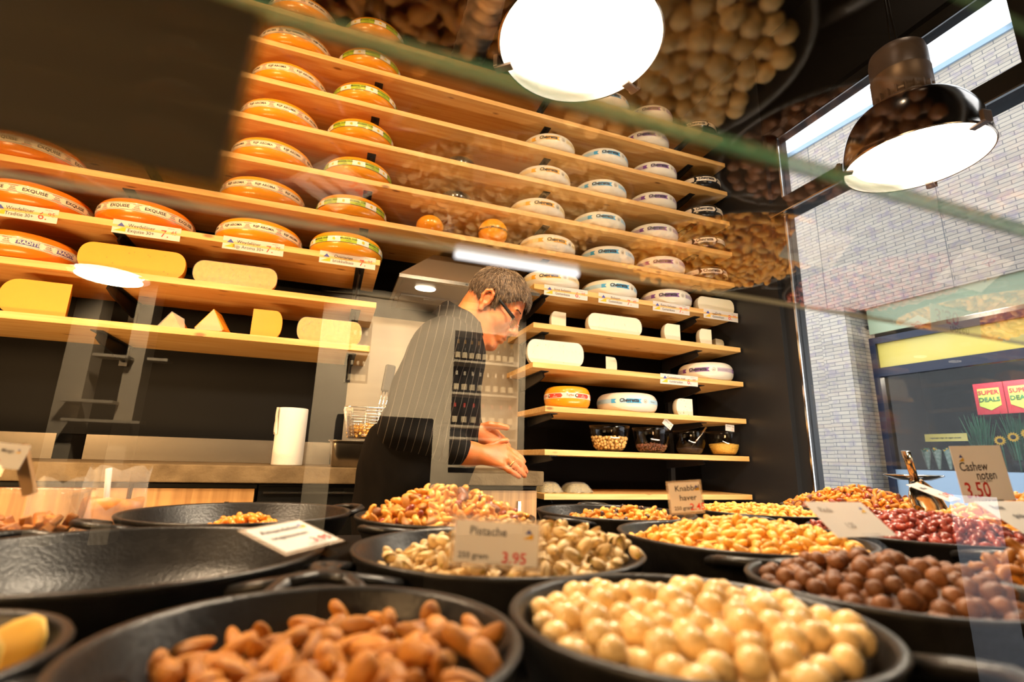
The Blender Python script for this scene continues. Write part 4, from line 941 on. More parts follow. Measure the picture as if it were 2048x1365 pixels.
for sg in (1, -1):
    ear = [(-0.004, 0.077, -0.030), (-0.001, 0.080, -0.012), (0.006, 0.082, 0.012), (0.003, 0.085, 0.027), (-0.010, 0.089, 0.034), (-0.022, 0.090, 0.024), (-0.024, 0.088, 0.006), (-0.016, 0.083, -0.014), (-0.006, 0.079, -0.030)]
    hp_.append(('+', 0.006, 'e', (-0.008, sg*0.077, 0.004), (0.020, 0.006, 0.032)))
    for a, b in zip(ear, ear[1:]): hp_.append(('+', 0.004, 'c', (a[0], sg*a[1], a[2]), (b[0], sg*b[1], b[2]), 0.0048, 0.0048))
    hp_.append(('+', 0.004, 'e', (-0.004, sg*0.078, -0.032), (0.009, 0.006, 0.010)))
    hp_.append(('-', 0.005, 'e', (-0.004, sg*0.088, 0.002), (0.008, 0.007, 0.012)))
def head_post(P, V): return V+0.0006*vn(4, P, 260)
hv, hf = sdf_mesh(hp_, (-0.20, -0.115, -0.25), (0.14, 0.115, 0.15), 0.0028, head_post)
hv = smooth(hv, hf, 1)
# --- hands: palm, four fingers, thumb
def P2(x, y, d): return NP(J(x, y, d))
hands = []
def finger(pts, r0, r1):
    k = len(pts)-1
    for i in range(k):
        a, b = r0+(r1-r0)*i/k, r0+(r1-r0)*(i+1)/k
        hands.append(('+', 0.004, 'c', pts[i], pts[i+1], a, b))
D0 = DM-0.15
wRp = P2(944, 908, D0)
mR = [P2(1010, 896, D0+0.025), P2(1015, 907, D0+0.008), P2(1014, 919, D0-0.010), P2(1004, 931, D0-0.025)]
for q in mR: hands.append(('+', 0.016, 'c', wRp+(q-wRp)*0.12, q, 0.021, 0.0125))
hands.append(('+', 0.02, 'c', NP(wR), wRp, 0.030, 0.026)); hands.append(('+', 0.03, 'c', NP(eR), NP(wR), 0.044, 0.030))
finger([mR[0], P2(1031, 908, D0+0.02), P2(1042, 917, D0+0.015), P2(1047, 924, D0+0.01)], 0.0105, 0.0082)
finger([mR[1], P2(1036, 923, D0+0.0), P2(1047, 936, D0-0.005), P2(1052, 944, D0-0.01)], 0.0108, 0.0084)
finger([mR[2], P2(1031, 934, D0-0.02), P2(1043, 945, D0-0.025), P2(1049, 952, D0-0.03)], 0.0104, 0.0082)
finger([mR[3], P2(1018, 941, D0-0.035), P2(1029, 948, D0-0.04), P2(1038, 954, D0-0.045)], 0.0094, 0.0074)
finger([P2(966, 900, D0+0.04), P2(992, 890, D0+0.055), P2(1004, 884, D0+0.06), P2(1013, 882, D0+0.06)], 0.0125, 0.0092)
D1 = DM-0.03
wLp = P2(950, 868, D1)
mL = [P2(990, 865, D1+0.02), P2(994, 874, D1+0.008), P2(993, 883, D1-0.004), P2(988, 892, D1-0.016)]
for q in mL: hands.append(('+', 0.016, 'c', wLp+(q-wLp)*0.15, q, 0.022, 0.0135))
hands.append(('+', 0.02, 'c', NP(wL), wLp, 0.031, 0.027)); hands.append(('+', 0.03, 'c', NP(eL), NP(wL), 0.044, 0.031))
finger([mL[0], P2(1003, 876, D1+0.015), P2(1012, 886, D1+0.005), P2(1017, 893, D1-0.005)], 0.0108, 0.0084)
finger([mL[1], P2(1008, 886, D1), P2(1014, 897, D1-0.012), P2(1016, 905, D1-0.02)], 0.011, 0.0084)
finger([mL[2], P2(1006, 894, D1-0.012), P2(1010, 904, D1-0.022), P2(1011, 911, D1-0.03)], 0.0106, 0.0082)
finger([mL[3], P2(1000, 902, D1-0.022), P2(1003, 911, D1-0.03), P2(1003, 917, D1-0.035)], 0.0096, 0.0074)
finger([P2(958, 857, D1), P2(980, 851, D1-0.005), P2(999, 853, D1-0.010), P2(1014, 856, D1-0.012)], 0.0145, 0.0092)
hl = np.min([np.minimum(a[3], a[4]) for a in hands if a[2] == 'c'], axis=0)-0.06; hh = np.max([np.maximum(a[3], a[4]) for a in hands if a[2] == 'c'], axis=0)+0.06
av, af = sdf_mesh(hands, hl, hh, 0.0036); av = smooth(av, af, 1)
# --- trunk and legs under the clothes
def trunk(grow, legs=True, lower=None):
    T = []
    ch = [(pel, 0.125), (wai, 0.128), (che, 0.125), (upc, 0.105)]
    for sg, k in ((0, 0), (1, 0.04), (-1, 0.04)):
        for (a, ra), (b, rb) in zip(ch, ch[1:]): T.append(('+', k, 'c', NP(a+BL*sg*0.070), NP(b+BL*sg*0.070), ra+grow, rb+grow))
    T.append(('+', 0.05, 'e', NP((wai*0.55+che*0.45)+BF*0.04), (0.125+grow, 0.15+grow, 0.14+grow)))
    for sh in (sR, sL): T.append(('+', 0.05, 'c', NP(upc+Vector((0.0, 0, -0.02))), NP(sh), 0.088+grow, 0.070+grow))
    T.append(('+', 0.06, 'c', NP(upc), NP(nkb), 0.085+grow, 0.058+grow))
    return T
def arms(grow, endr=0.93, endl=0.93):
    T = []
    for sh, el, wr, e in ((sR, eR, wR, endr), (sL, eL, wL, endl)):
        T.append(('+', 0.04, 'c', NP(sh), NP(el), 0.060+grow, 0.047+grow)); T.append(('+', 0.02, 'c', NP(el), NP(el+(wr-el)*e), 0.048+grow, 0.036+grow))
    return T
def legs(grow):
    T = []
    for sg in (1, -1):
        hip = pel+BL*sg*0.085+Vector((0, 0, -0.04)); kn = Vector((hip.x+0.02, hip.y, 0.47))+BL*sg*0.02; an = Vector((hip.x-0.01, hip.y, 0.09))+BL*sg*0.03
        T += [('+', 0.04, 'c', NP(hip), NP(kn), 0.085+grow, 0.060+grow), ('+', 0.03, 'c', NP(kn), NP(an), 0.060+grow, 0.045+grow)]
    return T
def clothes_noise(seed, amp, scale):
    return lambda P, V: V+amp*vn(seed, P, scale)+amp*0.5*vn(seed+1, P, scale*2.3)
allp = [pel, wai, che, upc, nkb, sR, sL, eR, eL, wR, wL]
lo = [min(p[i] for p in allp)-0.22 for i in range(3)]; hi = [max(p[i] for p in allp)+0.22 for i in range(3)]
tv, tf = sdf_mesh(trunk(-0.015)+arms(-0.014, 0.75, 0.75)+legs(-0.012), (lo[0], lo[1], 0.06), hi, 0.015)
M['skin'] = mat('skin', (0.52, 0.165, 0.045), 0.48, noise=0.6, nscale=22, col2=(0.45, 0.095, 0.032), sss=0.2, bump=0.12, bscale=300)
M['shirt'] = None
mb = MB(); mb.add(hv @ np.array(HM.to_3x3()).T+np.array(HO), hf.tolist(), 0); mb.add(av, af.tolist(), 0); mb.add(tv, tf.tolist(), 0)
man = mb.build('person', M['skin']); tag(man, 'grey haired man in glasses and dark pinstripe shirt, looking down at his hands', 'person')
# pinstripe cloth: thin pale lines running along the body
def pinstripe():
    m, nt, N, L, b = new_mat('pinstripe_cloth'); tc = N.new('ShaderNodeTexCoord')
    vt = N.new('ShaderNodeVectorMath'); vt.operation = 'DOT_PRODUCT'
    ax = (upc-pel).normalized(); d = BF+BL*0.15; d = (d-ax*d.dot(ax)).normalized(); vt.inputs[1].default_value = d[:]
    L.new(tc.outputs['Object'], vt.inputs[0])
    nz = N.new('ShaderNodeTexNoise'); nz.inputs['Scale'].default_value = 5; L.new(tc.outputs['Object'], nz.inputs['Vector'])
    wob = N.new('ShaderNodeMath'); wob.operation = 'MULTIPLY_ADD'; wob.inputs[1].default_value = 0.008; L.new(nz.outputs['Fac'], wob.inputs[0]); L.new(vt.outputs['Value'], wob.inputs[2])
    ml = N.new('ShaderNodeMath'); ml.operation = 'MULTIPLY'; ml.inputs[1].default_value = 1/0.021; L.new(wob.outputs[0], ml.inputs[0])
    fr = N.new('ShaderNodeMath'); fr.operation = 'FRACT'; L.new(ml.outputs[0], fr.inputs[0])
    lt = N.new('ShaderNodeMath'); lt.operation = 'LESS_THAN'; lt.inputs[1].default_value = 0.06; L.new(fr.outputs[0], lt.inputs[0])
    mx = N.new('ShaderNodeMixRGB'); mx.inputs[1].default_value = (0.006, 0.0048, 0.004, 1); mx.inputs[2].default_value = (0.11, 0.09, 0.072, 1); L.new(lt.outputs[0], mx.inputs[0])
    L.new(mx.outputs[0], b.inputs['Base Color']); b.inputs['Roughness'].default_value = 0.85; b.inputs['Specular IOR Level'].default_value = 0.15
    return m
M['shirt'] = pinstripe()
cuf = clothes_noise(7, 0.005, 26)
def shirt_post(P, V):
    V = cuf(P, V); return smax(V, (pel.z+0.035)-P[..., 2], 0.005)
sv, sfc = sdf_mesh(trunk(0.008)+arms(0.010, 0.86, 0.93), lo, hi, 0.0085, shirt_post)
keep = np.linalg.norm((sv-NP(nkb)), axis=1)
mb = MB(); mb.add(smooth(sv, sfc, 2), sfc.tolist(), 0); shirt = mb.build('shirt', M['shirt'], man)
# collar
mb = MB(); ca = (nkb-upc).normalized(); vs = []; n = 36
cc = nkb+Vector((-0.012, 0, 0.012)); e1 = (BF-ca*BF.dot(ca)).normalized(); e2 = ca.cross(e1)
for k in range(n+1):
    a = 0.30+(2*PI-0.60)*k/n
    for (r, h) in ((0.076, -0.03), (0.068, 0.038), (0.072, 0.045), (0.084, 0.030), (0.096, -0.006)):
        h2 = h+(0.012*math.cos(a) if h < 0.02 else -0.012*max(0, math.cos(a))); vs.append(cc+e1*(r*1.02*math.cos(a))+e2*(r*0.95*math.sin(a))+ca*h2)
mb.add(vs, [(k*5+j, (k+1)*5+j, (k+1)*5+j+1, k*5+j+1) for k in range(n) for j in range(4)], 0); mb.build('collar', M['shirt'], man)
M['apron'] = mat('black_cloth', (0.004, 0.003, 0.0025), 0.85, spec=0.1, noise=0.5, nscale=30, col2=(0.008, 0.006, 0.0045))
ap = [('+', 0.05, 'c', NP(pel+BL*sg*0.075+Vector((0.028, 0, 0.16))), NP(pel+BL*sg*0.10+Vector((0.0, 0, -0.42))), 0.158, 0.160) for sg in (0, 1, -1)]
ap = trunk(0.021)+ap
nz_ = clothes_noise(17, 0.006, 20)
def ap_post(P, V): V = nz_(P, V); V = smax(V, P[..., 2]-(wai.z+0.075-0.25*(P[..., 0]-wai.x)), 0.01); return smax(V, pel.z-0.45-P[..., 2], 0.01)
apv, apf = sdf_mesh(ap, (pel.x-0.35, pel.y-0.42, pel.z-0.5), (pel.x+0.45, pel.y+0.42, wai.z+0.25), 0.010, ap_post)
mb = MB(); mb.add(smooth(apv, apf, 1), apf.tolist(), 0); mb.build('apron', M['apron'], man)
lv, lf = sdf_mesh(legs(0.012), (pel.x-0.3, pel.y-0.35, 0.07), (pel.x+0.3, pel.y+0.35, pel.z+0.1), 0.012)
mb = MB(); mb.add(lv, lf.tolist(), 0); mb.build('trousers', M['apron'], man)
for sg in (1, -1):
    ft = gr+BL*sg*0.115+Vector((-0.01, 0, 0)); mb = MB(); lv, lf = sdf_mesh([('+', 0, 'c', NP(ft+Vector((0, 0, 0.05))-BF*0.04), NP(ft+BF*0.15+Vector((0, 0, 0.035))), 0.048, 0.036)], (ft.x-0.2, ft.y-0.2, -0.02), (ft.x+0.3, ft.y+0.2, 0.15), 0.012, lambda P, V: smax(V, 0.002-P[..., 2], 0.004))
    mb.add(lv, lf.tolist(), 0); mb.build('shoe', M['black'], man)
# hair: a shaped cap plus combed strands
M['hair'] = mat('grey_brown_hair', (0.105, 0.062, 0.030), 0.5, noise=0.9, nscale=55, col2=(0.045, 0.025, 0.012), stretch=(0.4, 2, 2), bump=0.8, bscale=220, spec=0.4)
gx = np.array([-0.13, -0.075, -0.045, -0.034, -0.022, -0.006, 0.010, 0.014, 0.030, 0.036, 0.055, 0.075, 0.12]); gz = np.array([-0.062, -0.062, -0.052, -0.025, 0.030, 0.043, 0.030, -0.012, -0.010, 0.022, 0.038, 0.074, 0.080])
HC = np.array((-0.004, 0, 0.050)); HR = np.array((0.107, 0.085, 0.094))
def hair_post(P, V):
    g = np.interp(P[..., 0], gx, gz); g = g+0.05*np.clip((np.abs(P[..., 1])-0.03)/0.05, -1, 0)*np.clip((P[..., 0]-0.03)/0.06, 0, 1)*-0.35
    fr = np.clip((P[..., 0]-0.04)/0.06, 0, 1)*np.clip((P[..., 2]-0.05)/0.06, 0, 1)
    V = V-0.009*fr+0.0035*vn(9, P*np.array((0.5, 1.4, 1.4)), 90)+0.0015*vn(12, P*np.array((0.4, 1.6, 1.6)), 260)
    return smax(V, (g-P[..., 2])*0.75, 0.008)
rv, rf = sdf_mesh([('+', 0, 'e', tuple(HC), tuple(HR))], (-0.13, -0.105, -0.09), (0.135, 0.105, 0.17), 0.0032, hair_post)
mb = MB(); HR3 = np.array(HM.to_3x3()).T
mb.add(rv @ HR3+np.array(HO), rf.tolist(), 0)
rng = random.Random(21); cnt = 0
while cnt < 2600:
    a = rng.uniform(-1, 1); th = rng.uniform(0, 2*PI); u = Vector((math.sqrt(1-a*a)*math.cos(th), math.sqrt(1-a*a)*math.sin(th), a))
    q = Vector([HC[i]+HR[i]*u[i]*1.0 for i in range(3)])
    g = float(np.interp(q.x, gx, gz))
    if q.z < g+0.004 or q.z < -0.06: continue
    nr = Vector((u.x/HR[0], u.y/HR[1], u.z/HR[2])).normalized()
    crown = Vector((-0.05, 0.0, 0.13)); dv = (q-crown); dv = dv-nr*dv.dot(nr); dv = dv.normalized() if dv.length > 1e-6 else Vector((1, 0, 0))
    dv = (dv+Vector((rng.gauss(0, .25), rng.gauss(0, .25), rng.gauss(0, .25)))); dv = (dv-nr*dv.dot(nr)).normalized()
    if q.x > 0.05 and q.z > 0.09: dv = (dv+Vector((0.2, -0.3, -0.25))).normalized()
    Lh = rng.uniform(0.014, 0.030); lift = rng.uniform(0.10, 0.5)
    p1 = q+nr*0.001; p2_ = q+dv*Lh*0.5+nr*Lh*lift*0.42; p3 = q+dv*Lh+nr*Lh*lift*0.25; cnt += 1
    mb.tube([p1, p2_, p3], [0.0008, 0.0007, 0.0002], 3, rng.choice((0, 0, 1)), HM, False)
M['hairgrey'] = mat('pale_grey_hair', (0.24, 0.155, 0.085), 0.45)
mb.build('hair', [M['hair'], M['hairgrey']], man)
mb = MB()
for sg in (1, -1):
    for k in range(26):
        y = 0.016+0.032*k/25; x = 0.0925-0.010*((y-0.016)/0.032)**2; mb.tube([(x, sg*y, 0.036), (x+0.005, sg*(y+0.004), 0.040+0.002*rng.random()), (x+0.006, sg*(y+0.009), 0.039)], [0.0008, 0.0009, 0.0002], 4, 0, HM, False)
mb.build('eyebrows', M['hair'], man)
mb = MB()
M['iris'] = mat('dark_iris', (0.03, 0.02, 0.015), 0.2); M['eyewhite'] = mat('eye_white', (0.75, 0.68, 0.6), 0.25)
for sg in (1, -1):
    C_ = Matrix.Translation((0.0795, sg*0.032, 0.012)) @ Matrix.Rotation(PI/2+0.35, 4, 'Y')
    mb.lathe([(0.0128*math.sin(t), 0.0128*math.cos(t)) for t in [0.9*k/8 for k in range(9)]], 20, 0, HM @ C_); mb.lathe([(0.013*math.sin(t), 0.013*math.cos(t)) for t in [0.42*k/5 for k in range(6)]], 16, 1, HM @ C_)
mb.build('eyes', [M['eyewhite'], M['iris']], man)
# glasses
gl = empty('glasses'); gl.parent = man
M['lens'] = pane_mat('spectacle_lens', 1.6, (0.95, 0.95, 0.95))
mb = MB()
for sg in (1, -1): mb.tube([(-0.020, sg*0.079, 0.022), (0.0, sg*0.0805, 0.031), (0.04, sg*0.080, 0.022), (0.088, sg*0.073, 0.010), (0.098, sg*0.064, 0.008)], [0.0016, 0.0020, 0.0022, 0.0028, 0.0026], 8, 0, HM, flat=2.1)
mb.build('temple', M['black'], gl)
mb = MB(); mb.tube([(0.110, 0.010, 0.004), (0.114, 0.0, 0.007), (0.110, -0.010, 0.004)], 0.0012, 6, 0, HM)
for sg in (1, -1):
    for dy in (0.0,): mb.box((0.0955, sg*0.0645-0.002, 0.004), (0.1, sg*0.0645+0.002, 0.012), 0, HM)
mb.build('bridge', M['chrome'], gl)
for sg in (1, -1):
    ol = [(0.105-0.00022*0-0.010*((y-0.012)/0.05)**2, sg*y, z-0.004) for y, z in ((0.012, 0.012), (0.030, 0.015), (0.058, 0.013), (0.063, 0.004), (0.058, -0.010), (0.036, -0.015), (0.016, -0.010), (0.010, 0.002))]
    mb = MB(); mb.prism([HM @ Vector(q) for q in ol], (HM.to_3x3() @ Vector((0.0018, 0, 0)))); lo_ = mb.build('lens', M['lens'], gl)
    MB().tube([HM @ Vector(q) for q in ol], 0.0006, 5, 0, None, False, True).build('lens_rim', M['chrome'], gl)
# wedding ring
a, b = Vector(mR[2]), Vector(P2(1031, 934, D0-0.02)); rc = a+(b-a)*0.62; dd = (b-a).normalized(); q1 = dd.orthogonal().normalized(); q2 = dd.cross(q1)
M['gold'] = mat('gold', (0.85, 0.60, 0.22), 0.2, 1.0)
MB().tube([rc+q1*0.0112*math.cos(2*PI*k/24)+q2*0.0112*math.sin(2*PI*k/24) for k in range(24)], 0.0017, 8, 0, None, False, True).build('finger_ring', M['gold'], man)

# ================================================================== THE NUT COUNTER
ZR = H-0.09                                  # height of the pan rims
ZT = ZR-0.066                                # black counter the pans stand on
o = MB().box((-1.5, 0.10, 0.0), (1.75, 1.13, ZT), 0, None, 0.004).build('display_counter', M['black']); tag(o, 'black display counter carrying the pans of nuts', 'counter')
def pan(cx, cy, R, hand, label, holed=None):
    o = empty('cast_iron_pan', (cx, cy, ZT+0.0005)); tag(o, label, 'pan', 'cast iron pans of nuts')
    hgt = 0.0655; rb = R*0.80
    prof = [(0, 0), (rb*0.94, 0), (rb, 0.004), (rb+(R-rb)*0.5, 0.030), (R-0.001, hgt-0.006), (R+0.0012, hgt-0.002), (R, hgt), (R-0.004, hgt), (R-0.006, hgt-0.003), (rb+(R-rb)*0.5-0.005, 0.030), (rb-0.006, 0.010), (rb*0.9, 0.006), (0, 0.006)]
    MB().lathe(prof, 72).build('bowl', M['iron'], o)
    for a in hand:
        Mx = Matrix.Rotation(math.radians(a), 4, 'Z'); w2 = 0.034*min(1, R/0.13)
        pts = [(R-0.004, -w2*1.25, hgt-0.012), (R+0.018, -w2*1.05, hgt-0.007), (R+0.036, -w2*0.8, hgt-0.004), (R+0.044, -w2*0.3, hgt-0.003), (R+0.044, w2*0.3, hgt-0.003), (R+0.036, w2*0.8, hgt-0.004), (R+0.018, w2*1.05, hgt-0.007), (R-0.004, w2*1.25, hgt-0.012)]
        MB().tube(pts, [0.0075, 0.007, 0.0065, 0.0065, 0.0065, 0.0065, 0.007, 0.0075], 10, 0, Mx, flat=0.75).build('handle', M['iron'], o)
    return o
# ---- nut shapes
def shell(fn, nu=10, nv=12, m=0):
    mb = MB(); vs = [fn(0, 0)]
    for i in range(1, nu):
        for j in range(nv): vs.append(fn(PI*i/nu, 2*PI*j/nv))
    vs.append(fn(PI, 0)); fs = [(0, 1+j, 1+(j+1) % nv) for j in range(nv)]
    for i in range(nu-2):
        for j in range(nv): fs.append((1+i*nv+j, 1+(i+1)*nv+j, 1+(i+1)*nv+(j+1) % nv, 1+i*nv+(j+1) % nv))
    e = len(vs)-1; b = 1+(nu-2)*nv; fs += [(b+j, e, b+(j+1) % nv) for j in range(nv)]
    return vs, fs
M['almond'] = mat('almond_skin', (0.58, 0.235, 0.030), 0.5, noise=0.7, nscale=260, col2=(0.42, 0.135, 0.014), stretch=(0.18, 1, 1), bump=0.5, bscale=420, rnd=0.28)
M['macadamia'] = mat('cream_nut', (0.86, 0.60, 0.27), 0.35, noise=0.35, nscale=70, col2=(0.80, 0.47, 0.15), coat=0.15, rnd=0.16)
M['pist'] = mat('pistachio_shell', (0.76, 0.55, 0.27), 0.5, noise=0.5, nscale=120, col2=(0.60, 0.38, 0.15), rnd=0.22)
M['kernel'] = mat('pistachio_kernel', (0.36, 0.25, 0.05), 0.5, rnd=0.3)
M['cashew'] = mat('roasted_cashew', (0.84, 0.40, 0.065), 0.4, noise=0.4, nscale=80, col2=(0.72, 0.24, 0.03), rnd=0.2)
M['peanut'] = mat('roasted_peanut', (0.84, 0.46, 0.09), 0.4, noise=0.4, nscale=90, col2=(0.76, 0.31, 0.035), rnd=0.22)
M['redpeanut'] = mat('red_peanut_skin', (0.36, 0.065, 0.04), 0.3, coat=0.3, noise=0.4, nscale=120, col2=(0.22, 0.03, 0.03), rnd=0.35)
M['hazel'] = mat('hazelnut_skin', (0.17, 0.058, 0.016), 0.5, noise=0.6, nscale=140, col2=(0.30, 0.12, 0.04), rnd=0.3, bump=0.3, bscale=300)
M['spiced'] = mat('spiced_cashew', (0.30, 0.11, 0.02), 0.45, noise=0.6, nscale=120, col2=(0.45, 0.20, 0.04), rnd=0.3)
M['pecan'] = mat('pecan_brown', (0.26, 0.08, 0.03), 0.5, noise=0.7, nscale=160, col2=(0.14, 0.04, 0.02), rnd=0.3)
M['raisin'] = mat('dark_fruit', (0.035, 0.012, 0.012), 0.3, coat=0.3, rnd=0.3)
M['goldnut'] = mat('golden_peanut', (0.80, 0.31, 0.03), 0.35, coat=0.2, rnd=0.22)
M['chip'] = mat('banana_chip', (0.80, 0.52, 0.10), 0.5, noise=0.4, nscale=60, col2=(0.66, 0.36, 0.05), rnd=0.15)
def f_almond(a, b):
    c = math.cos(a); s_ = math.sin(a); wv = s_**0.9*(1-0.28*c); return (0.0122*c, 0.0068*wv*math.cos(b), 0.0046*wv*math.sin(b))
def f_mac(a, b):
    c, s_ = math.cos(a), math.sin(a); r = 0.0084*(1+0.03*math.sin(3*b+2*a)); return (r*s_*math.cos(b), r*s_*math.sin(b), r*c*0.97)
def f_haz(a, b):
    c, s_ = math.cos(a), math.sin(a); r = 0.0072; return (r*s_*math.cos(b), r*s_*math.sin(b), r*c*(1.22 if c > 0 else 0.82)-0.001)
def f_pea(a, b): c, s_ = math.cos(a), math.sin(a); return (0.0082*c, 0.0050*s_*math.cos(b)*(1+0.06*math.cos(2*a)), 0.0048*s_*math.sin(b))
def f_blan(a, b): c, s_ = math.cos(a), math.sin(a); return (0.0092*c, 0.0057*s_**0.9*math.cos(b)*(1-0.12*c), 0.0050*s_*math.sin(b))
def f_cash(a, b):
    t = a/PI; th = -1.75+3.5*t; r = 0.0050*math.sin(max(0.02, min(PI-0.02, a)))**0.42*(1.15-0.35*t); R0 = 0.0082
    return ((R0+r*math.cos(b))*math.cos(th)-0.004, (R0+r*math.cos(b))*math.sin(th), r*0.95*math.sin(b))
def f_pecan(a, b): c, s_ = math.cos(a), math.sin(a); rr = 1+0.16*math.cos(4*b); return (0.0150*c, 0.0068*s_*math.cos(b)*rr, 0.0045*s_*math.sin(b)*rr)
def f_raisin(a, b): c, s_ = math.cos(a), math.sin(a); rr = 1+0.14*math.sin(3*b+4*a); return (0.0068*c, 0.0052*s_*math.cos(b)*rr, 0.0040*s_*math.sin(b)*rr)
def f_chip(a, b): c, s_ = math.cos(a), math.sin(a); return (0.019*s_*math.cos(b), 0.017*s_*math.sin(b), 0.0035*c+0.006*s_*s_*math.cos(b)**2)
NUT = {}
def reg(kind, fn, mk, nu=9, nv=10): vs, fs = shell(fn, nu, nv); NUT[kind] = (vs, fs, [0]*len(fs), [M[mk]])
reg('almond', f_almond, 'almond', 10, 10); reg('macadamia_nut', f_mac, 'macadamia', 10, 12); reg('hazelnut', f_haz, 'hazel', 9, 10); reg('peanut', f_pea, 'peanut', 8, 9)
reg('blanched_peanut', f_blan, 'peanut', 8, 9); reg('cashew', f_cash, 'cashew', 12, 8); reg('red_peanut', f_pea, 'redpeanut', 8, 9); reg('spiced_cashew', f_cash, 'spiced', 12, 8)
reg('pecan', f_pecan, 'pecan', 9, 12); reg('raisin', f_raisin, 'raisin', 8, 9); reg('golden_peanut', f_blan, 'goldnut', 8, 9); reg('banana_chip', f_chip, 'chip', 8, 12)
vs = []; fs = []; ms = []
for sg in (1, -1):                           # two shell halves hinged at one end, and the kernel between them
    rot = Matrix.Rotation(sg*0.20, 4, 'Y'); nu, nv = 9, 7; b0_ = len(vs)
    for lay, k in ((0, 1.0), (1, 0.88)):
        for i in range(nu+1):
            for j in range(nv+1):
                a = PI*i/nu; b = PI*j/nv; q = Vector((0.0098*k*math.cos(a)+0.0098, 0.0060*k*math.sin(a)*math.cos(b), sg*0.0062*k*math.sin(a)*math.sin(b))); q = rot @ q; q.x -= 0.0098; vs.append(q[:])
    N1 = (nu+1)*(nv+1)
    for lay in (0, 1):
        for i in range(nu):
            for j in range(nv):
                a = b0_+lay*N1+i*(nv+1)+j; f = (a, a+nv+1, a+nv+2, a+1); fs.append(f if (lay == 0) == (sg == 1) else f[::-1]); ms.append(0)
kv, kf = shell(lambda a, b: (0.0075*math.cos(a)+0.0005, 0.0043*math.sin(a)*math.cos(b), 0.0040*math.sin(a)*math.sin(b)), 7, 8)
b0_ = len(vs); vs += kv; fs += [tuple(i+b0_ for i in f) for f in kf]; ms += [1]*len(kf)
NUT['pistachio'] = (vs, fs, ms, [M['pist'], M['kernel']])
NMESH = {}
def nut_mesh(k):
    if k not in NMESH:
        vs, fs, ms, mm = NUT[k]; mb = MB(); mb.add(vs, fs); mb.m = list(ms); NMESH[k] = mb.mesh(k, mm)
    return NMESH[k]
PILES = []      # (kind, matrix, pan, distance)
def pile(panname, c, Rin, hfun, mix, spacing, seed, tilt=0.5, Rp=None):
    """lay nuts over the heap surface hfun(x, y) inside radius Rin, then bury a second layer"""
    rng = random.Random(seed); pts = []; kinds = [k for k, _ in mix]; wts = [q for _, q in mix]
    cell = {}
    def ok(x, y, d):
        ix, iy = int(x//d), int(y//d)
        for a in (-1, 0, 1):
            for b in (-1, 0, 1):
                for (u, v) in cell.get((ix+a, iy+b), ()):
                    if (u-x)**2+(v-y)**2 < d*d: return False
        cell.setdefault((ix, iy), []).append((x, y)); return True
    for _ in range(int(60*Rin*Rin/spacing**2*3)):
        r = Rin*math.sqrt(rng.random()); a = rng.uniform(0, 2*PI); x, y = r*math.cos(a), r*math.sin(a)
        if not ok(x, y, spacing): continue
        z = hfun(x, y)
        if z is None: continue
        e = 0.004; nx = -((hfun(x+e, y) or z)-(hfun(x-e, y) or z))/(2*e); ny = -((hfun(x, y+e) or z)-(hfun(x, y-e) or z))/(2*e)
        nr = Vector((nx, ny, 1)).normalized()
        q = nr.to_track_quat('Z', 'Y') @ Quaternion((0, 0, 1), rng.uniform(0, 2*PI)) @ Quaternion((0, 1, 0), rng.gauss(0, tilt)) @ Quaternion((1, 0, 0), rng.uniform(0, 2*PI))
        k = rng.choices(kinds, wts)[0]; s_ = rng.uniform(0.9, 1.1)
        Mx = Matrix.Translation(Vector((c[0]+x, c[1]+y, ZR+z+rng.uniform(-0.0035, 0.0035)))) @ q.to_matrix().to_4x4() @ Matrix.Scale(s_, 4)
        PILES.append([k, Mx, panname, (Mx.translation-Vector((0, 0, H))).length, 0])
    # the bed beneath
    mb = MB(); mats = []; 
    for k in kinds:
        for m_ in NUT[k][3]:
            if m_ not in mats: mats.append(m_)
    n = int(2.6*Rin*Rin/spacing**2)
    for _ in range(n):
        r = Rin*math.sqrt(rng.random()); a = rng.uniform(0, 2*PI); x, y = r*math.cos(a), r*math.sin(a); z = hfun(x, y)
        if z is None: continue
        if Rp and r > Rp*(0.80+0.20*(1+(z-spacing*0.55)/0.0655 if z < spacing*0.55 else 1))-0.023: continue
        k = rng.choices(kinds, wts)[0]; vs, fs, ms, mm = NUT[k]; e = Quaternion((rng.gauss(0, 1), rng.gauss(0, 1), rng.gauss(0, 1), rng.gauss(0, 1))).normalized()
        Mx = Matrix.Translation(Vector((c[0]+x, c[1]+y, ZR+z-spacing*0.55+rng.uniform(-0.003, 0.002)))) @ e.to_matrix().to_4x4()
        b = len(mb.v)
        for v in vs: mb.v.append((Mx @ Vector(v))[:])
        mi = [mats.index(q) for q in mm]
        for f, m_ in zip(fs, ms): mb.f.append(tuple(i+b for i in f)); mb.m.append(mi[m_]); mb.sm.append(True)
    nr_, na = 9, 30; rows = []
    for i in range(nr_+1):
        for j in range(na):
            r = (Rin-0.018 if Rp else Rin)*i/nr_; a = 2*PI*j/na; x, y = r*math.cos(a), r*math.sin(a); z = hfun(x, y)
            rows.append((c[0]+x, c[1]+y, max(ZT+0.008, ZR+(z if z is not None else -0.055)-spacing*0.85-(0.012 if i == nr_ and Rp else 0))))
    mb.add(rows, [(i*na+j, (i+1)*na+j, (i+1)*na+(j+1) % na, i*na+(j+1) % na) for i in range(nr_) for j in range(na)], 0)
    return mb, mats
def dome(edge, top, R, p=2.0, ox=0.0, oy=0.0):
    return lambda x, y: edge+(top-edge)*max(0.0, 1-(math.hypot(x-ox, y-oy)/R)**p)
def sloped(base, gx, gy, lo=-0.05, mask=None):
    def f(x, y):
        if mask and not mask(x, y): return None
        return max(lo, base+gx*x+gy*y)
    return f
